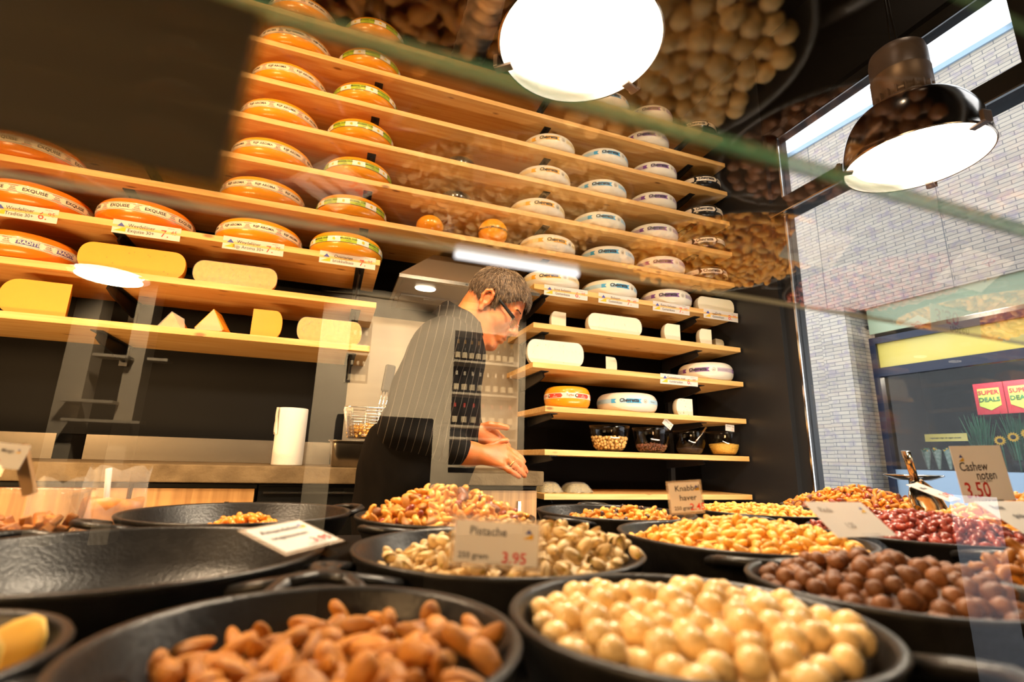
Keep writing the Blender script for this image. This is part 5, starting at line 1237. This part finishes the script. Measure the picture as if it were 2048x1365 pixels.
def wall_ok(f, R, mg=0.009):
    """keep the heap inside the pan's sloping wall"""
    return lambda x, y: (lambda z: None if z is None else (z if math.hypot(x, y) < R*(0.80+0.20*(1+z/0.0655 if z < 0 else 1))-mg else None))(f(x, y))
PANS = [
 # key, centre, R, handles, label, nuts description, height function, mix, spacing, tilt
 ('almond', (0.004, 0.302), 0.106, (200, 90), 'black pan of brown almonds at the front, left of the cream nuts', 'brown almond in the front pan left of the cream nuts', sloped(-0.013, 0.07, -0.05), [('almond', 1)], 0.0150, 0.45),
 ('maca', (0.224, 0.288), 0.111, (-60,), 'black pan of round cream nuts at the front', 'round cream nut in the front pan', dome(-0.011, 0.004, 0.108, 2, 0.01, -0.01), [('macadamia_nut', 1)], 0.0150, 3),
 ('pist', (0.186, 0.548), 0.153, (48, 205), 'black pan of pistachios behind the Pistache card', 'pistachio in the pan behind the Pistache card', dome(-0.016, 0.016, 0.15, 2, 0.05, 0.0), [('pistachio', 1)], 0.0165, 0.7),
 ('empty', (-0.160, 0.590), 0.168, (-38, 140), 'large empty black pan at the left, its handle towards the glass', None, None, None, None, None),
 ('few', (-0.115, 0.938), 0.165, (30, 215), 'big black pan at back left with only a few peanuts', 'golden peanut left over in the nearly empty pan', dome(-0.046, -0.012, 0.075, 2, 0.0, 0.055), [('golden_peanut', 1)], 0.0135, 0.6),
 ('mixed', (0.197, 0.852), 0.145, (-132, 60), 'black pan heaped with mixed nuts in front of the man', 'nut in the tall mixed heap before the man', dome(-0.010, 0.045, 0.142, 1.35), [('cashew', 5), ('almond', 3), ('peanut', 3), ('pecan', 1), ('hazelnut', 0.6), ('golden_peanut', 3), ('red_peanut', 1.6)], 0.0145, 0.6),
 ('knab', (0.536, 0.890), 0.150, (-150, 75), 'black pan of nut and fruit mix behind the Knabbel haver card', 'nut in the mix behind the Knabbel haver card', dome(-0.026, 0.004, 0.13, 1.6, 0.03, 0), [('peanut', 4), ('raisin', 3), ('almond', 2), ('cashew', 3), ('golden_peanut', 3)], 0.0140, 0.6),
 ('blan', (0.540, 0.580), 0.160, (-128, 58), 'black pan of yellow peanuts right of the pistachios', 'yellow peanut in the pan right of the pistachios', dome(-0.016, 0.014, 0.155, 2, 0.03, 0.0), [('blanched_peanut', 1)], 0.0135, 0.5),
 ('far', (0.900, 0.900), 0.150, (-140, 100), 'black pan of yellow peanuts at the back beside the window column', 'yellow peanut in the back pan beside the window column', dome(-0.012, 0.006, 0.15, 2), [('blanched_peanut', 1)], 0.0135, 0.5),
 ('heap', (1.245, 0.930), 0.170, (-120,), 'black pan heaped with mixed nuts under the window', 'nut in the heap of mixed nuts under the window', dome(-0.006, 0.046, 0.165, 1.5), [('cashew', 5), ('redpeanut', 0), ('almond', 3), ('pecan', 2.0), ('red_peanut', 3), ('golden_peanut', 3)], 0.0150, 0.6),
 ('red', (0.872, 0.560), 0.150, (-118, 160), 'black pan of red skinned peanuts behind the blank white card', 'red skinned peanut in the pan behind the white card', dome(-0.008, 0.026, 0.148, 1.7), [('red_peanut', 1)], 0.0118, 0.5),
 ('cash', (1.205, 0.580), 0.150, (200,), 'black pan of pale cashews under the Cashew noten card', 'cashew in the pan under the Cashew noten card', dome(-0.008, 0.052, 0.148, 1.4), [('cashew', 1)], 0.0150, 0.6),
 ('hazel', (0.447, 0.318), 0.106, (), 'black pan of brown hazelnuts at the front right', 'brown hazelnut in the front right pan', dome(-0.012, 0.012, 0.105, 2, 0.02, 0.01), [('hazelnut', 1)], 0.0138, 3),
 ('spice', (0.648, 0.262), 0.100, (), 'black pan of dark spiced cashews at the right edge', 'dark spiced cashew at the right edge', dome(-0.008, 0.040, 0.10, 1.5), [('spiced_cashew', 4), ('cashew', 0.8)], 0.0150, 0.6),
 ('chips', (-0.186, 0.318), 0.078, (), 'black pan with yellow chips at the bottom left corner', 'yellow chip in the pan at the bottom left corner', dome(-0.020, 0.004, 0.075, 2), [('banana_chip', 1)], 0.0260, 0.5),
]
DESC = {}
for key, c, R, hand, lab, nlab, hf_, mix, sp, tl in PANS:
    pan(c[0], c[1], R, hand, lab)
    if not mix: continue
    mix = [q for q in mix if q[1] > 0]
    rin = {'few': 0.075}.get(key, R-0.009); cc_ = {'few': (c[0]+0.0, c[1]+0.055)}.get(key, c)
    hfn = hf_ if key != 'few' else dome(-0.044, -0.016, 0.075, 2)
    res = pile(key, cc_, rin, wall_ok(hfn, R, {'hazel': 0.0125, 'maca': 0.0115, 'chips': 0.014, 'almond': 0.010}.get(key, 0.009)) if key not in ('few',) else hfn, mix, sp, hash(key) % 1000 if False else sum(map(ord, key)), tl, None if key == 'few' else R)
    DESC[key] = (lab, nlab, res)
# the 300 nearest of each kind stand alone; the rest join their pan's bed
from collections import defaultdict
def seen(p):
    d = p-Vector((0, 0, H)); z = d.dot(FW)
    if z < 0.05: return False
    x = 1024+FPX*d.dot(RT)/z; y = 682.5-FPX*d.dot(UP)/z; return -30 < x < 2078 and y < 1400
byk = defaultdict(list)
for q in PILES: byk[q[0]].append(q)
for k, l in byk.items():
    l.sort(key=lambda q: (not seen(q[1].translation), q[3]))
    for q in l[:290]: q[4] = 1 if seen(q[1].translation) else 0
PLAIN = {'pecan': 'dark pecan', 'raisin': 'dark raisin', 'cashew': 'curved pale cashew', 'almond': 'brown almond', 'peanut': 'pale peanut', 'golden_peanut': 'golden peanut', 'hazelnut': 'brown hazelnut', 'red_peanut': 'red skinned peanut'}
WHERE = {'mixed': 'in the tall mixed heap before the man', 'knab': 'in the mix behind the Knabbel haver card', 'heap': 'in the mixed heap under the window', 'spice': 'among the dark spiced cashews at the right edge'}
for k, Mx, pn, dist, solo in PILES:
    lab, nlab, (mb, mats) = DESC[pn]
    if solo:
        o = link(k, nut_mesh(k), None); o.matrix_world = Mx
        l_ = f'{PLAIN[k]} {WHERE[pn]}' if pn in WHERE and k in PLAIN else nlab
        tag(o, l_, 'nut', l_.replace(' nut ', ' nuts ', 1)+' (all alike)')
    else:
        vs, fs, ms, mm = NUT[k]; b = len(mb.v)
        for v in vs: mb.v.append((Mx @ Vector(v))[:])
        mi = [mats.index(q) for q in mm]
        for f, m_ in zip(fs, ms): mb.f.append(tuple(i+b for i in f)); mb.m.append(mi[m_]); mb.sm.append(True)
for key, (lab, nlab, (mb, mats)) in DESC.items():
    o = mb.build('nut_bed', mats); o['kind'] = 'stuff'; tag(o, 'bed of nuts under the loose ones: '+nlab.split(' in the ')[-1].split(' at the ')[-1][:60], 'nuts')

# ------------------------------------------------------------------ cards stuck in the pans
def place(corners, dep_pairs): return [at(x, y, d) for (x, y), d in zip(corners, dep_pairs)]
def nut_card(tl, tr, bl, lines, label, sleeve=0.0, lg=None, clip=True):
    """flat printed card from three corners in space; lines: (u, v, size, text, material, align)"""
    U = tr-tl; V = bl-tl; w_, h_ = U.length, V.length; u, v = U.normalized(), V.normalized(); v = (v-u*v.dot(u)).normalized(); n = v.cross(u).normalized()
    if n.dot(Vector((0, 0, H))-tl) < 0: n = -n
    Mx = Matrix(((u.x, -v.x, n.x, tl.x), (u.y, -v.y, n.y, tl.y), (u.z, -v.z, n.z, tl.z), (0, 0, 0, 1)))
    o = empty('price_card'); o.matrix_world = Mx; tag(o, label, 'price card', 'cards stuck in the pans of nuts')
    mb = MB(); mb.box((0, -h_, -0.0004), (w_, 0, 0.0)); fn = lambda a, b: (a, b, 0.0005)
    for (pu, pv, sz, st, mi, al) in lines: mb.text(st, sz*h_, lambda a, b: fn(pu*w_+a, -pv*h_+b), mi, 0.012, 0, al)
    if lg: logo(mb, fn, lg[0]*w_, -lg[1]*h_, lg[2]*h_)
    mb.build('printed_card', CARDM, o)
    if sleeve: MB().box((-sleeve, -h_-sleeve, -0.0012), (w_+sleeve, sleeve, -0.0006)).build('clear_sleeve', M['film2'], o)
    if clip: MB().box((w_*0.42, -h_-0.022, -0.006), (w_*0.66, -h_+0.006, -0.002)).box((w_*0.40, -h_-0.004, -0.002), (w_*0.68, -h_+0.002, 0.003)).build('clip', M['acrylic'], o)
    return o
M['film2'] = sheer('card_sleeve', (0.75, 0.62, 0.5), 0.35)
nut_card(at(913, 1040, 0.430), at(1079, 1052, 0.430), at(909, 1124, 0.425), [(0.17, 0.23, 0.284, 'Pistache', 1, 'LEFT'), (0.05, 0.82, 0.199, '250 gram', 1, 'LEFT'), (0.57, 0.83, 0.369, '3.95', 2, 'LEFT')], 'white card reading Pistache 3.95 before the pistachios', 0.004, (0.88, 0.24, 0.20))
nut_card(at(1336, 968, 0.76), at(1398, 964, 0.76), at(1346, 1027, 0.75), [(0.18, 0.20, 0.270, 'Knabbel', 1, 'LEFT'), (0.30, 0.52, 0.270, 'haver', 1, 'LEFT'), (0.10, 0.86, 0.170, '250 gram', 1, 'LEFT'), (0.60, 0.84, 0.312, '2.45', 2, 'LEFT')], 'white card reading Knabbel haver before the nut and fruit mix', 0.003, (0.88, 0.20, 0.16))
nut_card(at(1898, 893, 0.76), at(1999, 891, 0.79), at(1938, 1006, 0.74), [(0.08, 0.38, 0.225, 'Cashew', 1, 'LEFT'), (0.36, 0.54, 0.225, 'noten', 1, 'LEFT'), (0.40, 0.63, 0.085, '250 gram', 5, 'LEFT'), (0.07, 0.80, 0.38, '3.50', 2, 'LEFT'), (0.22, 0.985, 0.085, 'gebrand en gezouten', 1, 'LEFT')], 'tall white card reading Cashew noten 3.50 by the window', 0, (0.16, 0.22, 0.11))
nut_card(at(1607, 1004, 0.56), at(1722, 1005, 0.60), at(1672, 1076, 0.52), [(0.12, 0.25, 0.199, 'Pinda', 5, 'LEFT'), (0.30, 0.70, 0.199, '1.25', 5, 'LEFT')], 'blank looking white card leaning over the yellow peanuts', 0, (0.85, 0.25, 0.14))
nut_card(at(488, 1062, 0.46), at(598, 1042, 0.52), at(578, 1104, 0.44), [(0.10, 0.24, 0.185, 'Amandelen', 1, 'LEFT'), (0.10, 0.50, 0.170, 'ongezouten', 1, 'LEFT'), (0.60, 0.82, 0.256, '3.95', 2, 'LEFT')], 'white card lying slanted on the empty pan at left', 0.004, (0.85, 0.22, 0.14))
nut_card(at(-30, 882, 0.50), at(62, 892, 0.50), at(-45, 930, 0.49), [(0.45, 0.30, 0.199, 'Mango', 1, 'LEFT'), (0.30, 0.80, 0.284, '2.95', 2, 'LEFT')], 'blurred white card on wooden pick at the far left', 0, (0.82, 0.28, 0.15))
nut_card(at(1812, 970, 0.86), at(1836, 966, 0.88), at(1870, 1003, 0.80), [(0.2, 0.3, 0.199, 'Mix', 1, 'LEFT'), (0.4, 0.75, 0.284, '2.95', 2, 'LEFT')], 'small white card leaning on the heap below the scoop', 0)
nut_card(at(1946, 1003, 0.62), at(2046, 1003, 0.66), at(2010, 1060, 0.57), [(0.15, 0.22, 0.213, 'Rode', 1, 'LEFT'), (0.3, 0.50, 0.213, 'pinda', 1, 'LEFT'), (0.45, 0.82, 0.256, '1.75', 2, 'LEFT')], 'grey looking card below the Cashew noten card', 0, (0.85, 0.35, 0.14))
# wooden pick of the far left card, tubs and bags
M['stickwood'] = mat('pick_wood', (0.40, 0.22, 0.09), 0.6)
o = MB().box((-0.004, -0.004, 0), (0.006, 0.004, 0.052), 0, Matrix.Translation(at(58, 990, 0.515)) @ Matrix.Rotation(-0.35, 4, 'Y')).build('wooden_pick', M['stickwood']); tag(o, 'wooden pick holding the far left card', 'pick')
M['dried'] = mat('dried_fruit', (0.66, 0.25, 0.03), 0.45, noise=0.8, nscale=60, col2=(0.36, 0.10, 0.015), rnd=0.3)
tp = onZ(25, 1075, ZT); tp = Vector((at(30, 1030, 0.62).x, at(30, 1030, 0.62).y+0.0, ZT+0.001))
rng = random.Random(8)
tub = MB(); rings = [[(x*s_, y*s_, z) for x, y in rrect(0.062, 0.05, 0.018)] for s_, z in ((0.84, 0), (0.86, 0.003), (1.0, 0.098), (1.05, 0.100), (1.05, 0.103), (0.985, 0.101), (0.845, 0.006))]
loft(tub, rings); tub_o = tub.build('clear_tub', M['acrylic'], None, tp); tag(tub_o, 'clear tub of orange dried fruit at the far left', 'tub')
mb = MB()
for k in range(150):
    z = rng.uniform(0.010, 0.066); s_ = 0.84+0.14*z/0.1; a = Vector((rng.uniform(-1, 1)*0.050*s_, rng.uniform(-1, 1)*0.038*s_, z)); e = Quaternion((rng.gauss(0, 1), rng.gauss(0, 1), rng.gauss(0, 1), rng.gauss(0, 1))).normalized()
    mb.box((-0.009, -0.006, -0.004), (0.009, 0.006, 0.004), 0, Matrix.Translation(a) @ e.to_matrix().to_4x4(), 0.002)
o = mb.build('dried_fruit', M['dried'], None, tp); o['kind'] = 'stuff'; tag(o, 'orange dried fruit pieces filling the clear tub', 'dried fruit')
def clear_bag(c, w_, h_, d_, fill, label, lean=0.0):
    mb = MB(); n, k_ = 16, 12; vs = []
    for a in range(n):
        for b in range(k_+1):
            th = 2*PI*a/n; v = b/k_; wob = 1+0.06*math.sin(3*th+6*v)
            x = w_/2*math.cos(th)*wob*(1-0.12*v); y = d_/2*math.sin(th)*wob*(1-v**2*0.92); vs.append((x+lean*v*h_, y, h_*v+0.006*math.sin(5*th)*v))
    mb.add(vs, [(a*(k_+1)+b, ((a+1) % n)*(k_+1)+b, ((a+1) % n)*(k_+1)+b+1, a*(k_+1)+b+1) for a in range(n) for b in range(k_)], 0)
    o = mb.build('clear_bag', M['film'], None, c); tag(o, label, 'bag')
    if fill:
        f = MB(); vs = []
        for a in range(n):
            for b in range(5):
                th = 2*PI*a/n; v = b/4*0.55; vs.append((w_/2*0.92*math.cos(th)*(1-0.12*v)+lean*v*h_, d_/2*0.9*math.sin(th)*(1-v*0.4), 0.003+h_*v+0.008*math.sin(3*th)*v))
        f.add(vs, [(a*5+b, ((a+1) % n)*5+b, ((a+1) % n)*5+b+1, a*5+b+1) for a in range(n) for b in range(4)]+[tuple(a*5+4 for a in range(n))], 0)
        f.build('contents', fill, o)
    return o
bp_ = at(215, 1035, 0.86); clear_bag(Vector((bp_.x, bp_.y, ZT+0.001)), 0.105, 0.125, 0.06, M['dried'], 'clear bag of yellow fruit standing left of the back left pan', 0.06)
bp_ = at(122, 1030, 0.74); clear_bag(Vector((bp_.x, bp_.y, ZT+0.001)), 0.085, 0.110, 0.05, None, 'empty looking crumpled clear bag beside the far left tub', -0.05)
q0 = Vector((bp_.x+0.07, bp_.y+0.13, 0)); q1 = at(218, 938, 0.86)
sb = at(215, 1035, 0.86); sb.z = ZT+0.006
o = MB().tube([sb, sb+(q1-sb)*0.5, q1], [0.006, 0.007, 0.008], 10, flat=0.5).build('plastic_scoop', M['paper']); tag(o, 'white plastic scoop standing in the clear bag of yellow fruit', 'scoop')
# steel scoop standing in the heap under the window
sc_ = empty('steel_scoop'); tag(sc_, 'steel scoop with upright handle in the heap under the window', 'scoop')
s0, s1, s2 = at(1811, 903, 1.12), at(1831, 962, 1.12), at(1846, 995, 1.10)
mb = MB(); dirv = (s0-s1).normalized(); mb.tube([s1, s1+(s0-s1)*0.5, s0], [0.0085, 0.0095, 0.010], 12, flat=0.45); mb.build('handle', M['chrome'], sc_)
mb = MB(); vs = []; n, k_ = 14, 8; ax = (s2+Vector((0.02, -0.01, -0.045))-s1).normalized(); sx_ = RT.copy(); sx_ = (sx_-ax*sx_.dot(ax)).normalized(); sy_ = ax.cross(sx_)
if sy_.dot(FW) < 0: sy_ = -sy_
for b in range(k_+1):
    v = b/k_; hw_ = 0.036*math.sin(min(1, 0.25+v*1.3)*PI/2)
    for a in range(n+1):
        th = PI*a/n; vs.append(s1+ax*(0.09*v)+sx_*(hw_*math.cos(th))+sy_*(0.028*math.sin(th)*min(1, 0.2+v*2)))
mb.add(vs, [(b*(n+1)+a, (b+1)*(n+1)+a, (b+1)*(n+1)+a+1, b*(n+1)+a+1) for b in range(k_) for a in range(n)], 0)
so = mb.build('scoop_bowl', M['chrome'], sc_); md = so.modifiers.new('thickness', 'SOLIDIFY'); md.thickness = 0.0012
# small oval dish beside the scoop
dp = at(1828, 961, 1.30); tag(MB().lathe([(0, 0), (0.035, 0), (0.062, 0.010), (0.064, 0.012), (0.060, 0.014), (0.034, 0.006), (0, 0.005)], 40).lathe([(0.012, -0.06), (0.012, 0.0)], 16).lathe([(0, -0.066), (0.03, -0.066), (0.03, -0.060), (0, -0.060)], 24).build('footed_dish', M['chrome'], None, Vector((dp.x, dp.y, dp.z))), 'shiny footed metal dish behind the steel scoop', 'dish')

# ================================================================== PENDANT LAMPS
M['housing'] = mat('lamp_housing', (0.17, 0.13, 0.115), 0.4, 0.4)
M['reflector'] = mat('spun_aluminium', (0.45, 0.40, 0.36), 0.16, 1.0)
M['lampglow'] = emitter('lamp_glass_lit', (1.0, 0.90, 0.74), 16)
M['lampwhite'] = mat('lamp_inner_white', (0.85, 0.80, 0.72), 0.5)
LZ = H+1.0
def pendant(x, y, label, energy, col):
    o = empty('pendant_lamp', (x, y, LZ)); tag(o, label, 'lamp', 'industrial pendant lamps')
    out = [(0.200, 0.0), (0.203, 0.004), (0.200, 0.010)]+[(0.078+0.122*math.cos(t)**0.8, 0.010+0.195*math.sin(t)) for t in [PI/2*k/18 for k in range(1, 18)]]+[(0.080, 0.210)]
    MB().lathe(out, 72).build('reflector', M['reflector'], o)
    inn = [(0.198, 0.002)]+[(0.076+0.121*math.cos(t)**0.8, 0.008+0.193*math.sin(t)) for t in [PI/2*k/18 for k in range(1, 18)]]
    MB().lathe(inn, 72).build('inner_reflector', M['lampwhite'], o)
    MB().lathe([(0, 0.020), (0.165, 0.020), (0.167, 0.022), (0.165, 0.024), (0, 0.024)], 64).build('glass_disc', M['lampglow'], o)
    mb = MB(); mb.lathe([(0.076, 0.208), (0.088, 0.210), (0.088, 0.226), (0.072, 0.230), (0.072, 0.256), (0.086, 0.260), (0.086, 0.330), (0.0865, 0.331), (0.0845, 0.333), (0.0845, 0.400), (0.080, 0.424), (0.062, 0.440), (0, 0.445)], 48)
    for k in range(20):
        a = 2*PI*k/20; mb.box((0.070, -0.003, 0.224), (0.085, 0.003, 0.264), 0, Matrix.Rotation(a, 4, 'Z'))
    mb.build('housing', M['housing'], o)
    for k in range(3):
        a = math.radians(20+120*k); MB().box((0.178, -0.011, -0.008), (0.225, 0.011, 0.000), 0, Matrix.Rotation(a, 4, 'Z'), 0.002).box((0.214, -0.016, -0.006), (0.226, 0.016, 0.030), 0, Matrix.Rotation(a, 4, 'Z'), 0.002).build('clip', M['housing'], o)
    for dx in (-0.022, 0.022): MB().tube([(dx, 0, 0.440), (dx*0.4, 0, 0.6), (dx*0.3, 0, CEIL-LZ)], 0.003, 6).build('cord', M['black'], o)
    lamp_light('lamp_bulb', 'AREA', (x, y, LZ-0.012), energy, col, (x, y, 0), shape='DISK', size=0.33)
    return o
pendant(0.487, 0.93, 'glaring pendant lamp seen from below at the top centre', 26, (1.0, 0.80, 0.55))
pendant(1.742, 0.95, 'pendant lamp with dark dome hanging in front of the window', 20, (1.0, 0.84, 0.62))
pendant(-0.78, 0.93, 'pendant lamp beyond the left edge of the view, over the counter', 24, (1.0, 0.70, 0.40))
mp = at(215, 578, 2.97); pendant(mp.x, 0.25-mp.y, 'pendant lamp on the customers\' side, mirrored in the front glass', 18, (1.0, 0.78, 0.5))

# ================================================================== GLASS SCREEN OF THE COUNTER
HG, G0, G1, GT = H+0.110, 0.124, 0.252, 0.0034
def glass_box(a, b, name, par=None, gm='pane'):
    mb = MB(); mb.box(a, b); 
    d = [b[i]-a[i] for i in range(3)]; thin = d.index(min(d))
    order = [0, 0, 1, 1, 2, 2]
    fi = [2, 2, 0, 0, 0, 0]
    for k, f in enumerate(mb.f):
        p = [Vector(mb.v[i]) for i in f]; n = (p[1]-p[0]).cross(p[2]-p[0]); ax = max(range(3), key=lambda q: abs(n[q])); mb.m[k] = 0 if ax == thin else (2 if ax == 1 and p[0].y > 0.2 else 1)
    return mb.build(name, [M[gm], M['gedge'], M['pedge']], par)
gs = empty('glass_screen', (0, 0, 0)); tag(gs, 'clear glass screen with green edges standing in front of the pans', 'glass screen')
glass_box((-1.5, G0-0.001, ZT+0.001), (1.75, G0+GT-0.001, HG-0.0005), 'front_pane', gs)
glass_box((-1.5, G0, HG), (1.75, G1, HG+GT), 'top_pane', gs, 'toppane')
glass_box((-1.5, 0.0568, HG+0.0002), (1.75, G0-0.003, HG+GT), 'outer_pane', gs, 'toppane')
M['glintwhite'] = emitter('painted_glint', (1.0, 0.95, 0.92), 1.6)  # glint on the far glass edge, put in as a glowing bar
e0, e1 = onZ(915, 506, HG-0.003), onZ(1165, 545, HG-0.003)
o = MB().box((e0.x, G1-0.003, HG-0.0035), (e1.x, G1, HG-0.0005)).build('glint_bar', M['glintwhite']); tag(o, 'bright white glint painted as a glowing bar on the far glass edge', 'painted glint')
# price sign hung on the inside of the front pane, seen from behind
sg_ = empty('hanging_sign', (0, 0, 0)); tag(sg_, 'dark out of focus card hanging close up at the upper left', 'sign')
SY = G0-0.006
c_tr, c_br, c_bl = onY(538, 18, SY), onY(447, 384, SY), onY(-190, 236, SY); c_tl = c_tr+(c_bl-c_br)
n_ = Vector((0, 0.0008, 0))
M['signback'] = sheer('card_back', (0.055, 0.040, 0.022), 0.86, 0.8)
M['sleeve_y'] = sheer('yellowed_sleeve', (0.45, 0.30, 0.04), 0.45)
cen = (c_tr+c_bl)/2; shrink = lambda p, k: cen+(p-cen)*k
MB().prism([shrink(p, 0.94) for p in (c_tl, c_tr, c_br, c_bl)], n_).build('printed_card', M['signback'], sg_)
MB().prism([p+Vector((0, 0.001, 0)) for p in (c_tl, c_tr, c_br, c_bl)], n_).build('clear_sleeve', M['sleeve_y'], sg_)

# ================================================================== THE CUSTOMERS' SIDE, SEEN MIRRORED IN THE GLASS
YR = -6.75
def mir(x, y): p = onY(x, y, 7.0); return Vector((p.x, YR, p.z))
M['cream'] = mat('cream_lacquer', (0.80, 0.70, 0.55), 0.5)
a, b = mir(652, 592), mir(1036, 640); zt_ = a.z
wu = empty('wall_cupboard', ((a.x+b.x)/2, YR, 0)); tag(wu, 'tall cream wall unit with wine shelves on the customers\' side', 'wall unit')
def wbox(name, x0, x1, z0, z1, y0, y1, m): c = wu.location; return MB().box((x0-c.x, y0, z0), (x1-c.x, y1, z1)).build(name, m, wu)
n1, n2 = mir(700, 660).x, mir(741, 660).x; m1, m2 = mir(899, 672).x, mir(1020, 672).x
zb = 0.02; zn = mir(899, 672).z; zlo = mir(890, 945).z
wbox('cornice', a.x-0.05, b.x+0.05, zt_-0.05, zt_+0.04, 0.0, 0.42, M['cream'])
for x0, x1 in ((a.x, n1), (n2, m1), (m2, b.x)): wbox('panel', x0, x1, zb, zt_-0.05, 0.0, 0.36, M['cream'])
for x0, x1, z0, z1 in ((n1, n2, zb, mir(720, 775).z), (n1, n2, mir(720, 655).z, zt_-0.05), (m1, m2, zb, zlo), (m1, m2, zn, zt_-0.05)): wbox('panel', x0, x1, z0, z1, 0.0, 0.36, M['cream'])
dl, dr_ = mir(768, 665), mir(885, 665); wbox('door', dl.x, dr_.x, 0.1, dl.z, 0.36, 0.385, M['cream'])
for zz in [mir(900, y).z for y in (728, 790, 853, 876, 930)]: wbox('shelf', m1, m2, zz-0.03, zz, 0.02, 0.36, M['cream'])
wbox('shelf', n1, n2, mir(720, 716).z-0.03, mir(720, 716).z, 0.02, 0.36, M['cream'])
wbox('back_board', n1-0.02, b.x, zb, zt_-0.1, -0.02, 0.0, M['black'])
k0, k1 = onY(672, 850, 3.0), onY(868, 838, 3.0)  # unseen box added to darken the mirrored view, standing in for a silhouette
tag(MB().box((k0.x, -2.75-0.45, 0), (k1.x, -2.75, k1.z), 0, None, 0.01).build('dark_block', M['black']), 'dark cabinet on the customers\' side, its shape mirrored over the apron', 'cabinet')
M['bottle'] = mat('dark_bottle_glass', (0.010, 0.008, 0.006), 0.08, coat=0.5); M['foil'] = mat('bottle_foil', (0.75, 0.42, 0.10), 0.35, 0.8); M['label'] = mat('bottle_label', (0.80, 0.68, 0.48), 0.6); M['redfoil'] = mat('red_foil', (0.5, 0.03, 0.02), 0.4); M['wfoil'] = mat('white_foil', (0.7, 0.62, 0.5), 0.4)
bprof = [(0, 0), (0.036, 0), (0.038, 0.004), (0.038, 0.19), (0.034, 0.205), (0.018, 0.235), (0.0145, 0.25), (0.0145, 0.30), (0, 0.30)]
bmsh = MB().lathe(bprof, 20).mesh('wine_bottle', M['bottle']); lmsh = MB().lathe([(0.0385, 0.04), (0.0385, 0.12)], 20).mesh('label', M['label'])
fms = {k: MB().lathe([(0.0155, 0.235), (0.0155, 0.302), (0, 0.303)], 14).mesh('neck_foil', M[k]) for k in ('foil', 'redfoil', 'wfoil')}
def bottle(x, z, y, foil, label, group):
    o = link('wine_bottle', bmsh, None, (x, YR+y, z+0.001)); tag(o, label, 'bottle', group)
    link('label', lmsh, o); link('neck_foil', fms[foil], o)
rows = ((728, 'foil', 'gold necked wine bottle on the upper shelf, mirrored in glass', 9), (790, 'wfoil', 'dark wine bottle on the second shelf, mirrored in glass', 8), (853, 'redfoil', 'red necked wine bottle on the third shelf, mirrored in glass', 7))
for y, f, lab, n in rows:
    zz = mir(900, y).z
    for k in range(n): bottle(m1+0.07+k*(m2-m1-0.14)/(n-1), zz, 0.28, f, lab, lab+' (row)')
for y in (716, 773):
    zz = mir(720, y).z if y == 716 else mir(720, 775).z
    lab = 'wine bottle in the narrow niche, '+('upper' if y == 716 else 'lower')+' row'
    for k in range(3): bottle(n1+0.06+k*(n2-n1-0.12)/2, zz, 0.28, 'wfoil', lab, lab)
for k, (x0, x1) in enumerate(((172, 222), (288, 322))):
    p0, p1 = mir(x0, 640), mir(x1, 640); tag(MB().box((p0.x, YR, 0), (p1.x, YR+0.3, H+1.9)).build('shelving_post', M['cream']), ['wide cream shelving upright mirrored at the far left', 'narrow cream shelving upright mirrored at left'][k], 'post', 'cream uprights on the customers\' side')
for k, (x0, x1, y) in enumerate(((222, 288, 722), (322, 360, 730), (160, 260, 805), (165, 310, 842))):
    p0, p1 = mir(x0, y), mir(x1, y); tag(MB().box((p0.x, YR+0.302, p0.z-0.03), (p1.x, YR+0.5, p0.z)).build('rear_shelf', M['cream']), ['short cream shelf between the two mirrored uprights', 'short cream shelf right of the mirrored uprights', 'long cream shelf mirrored low at the left, upper one', 'long cream shelf mirrored low at the left, lower one'][k], 'shelf', 'cream shelves on the customers\' side')
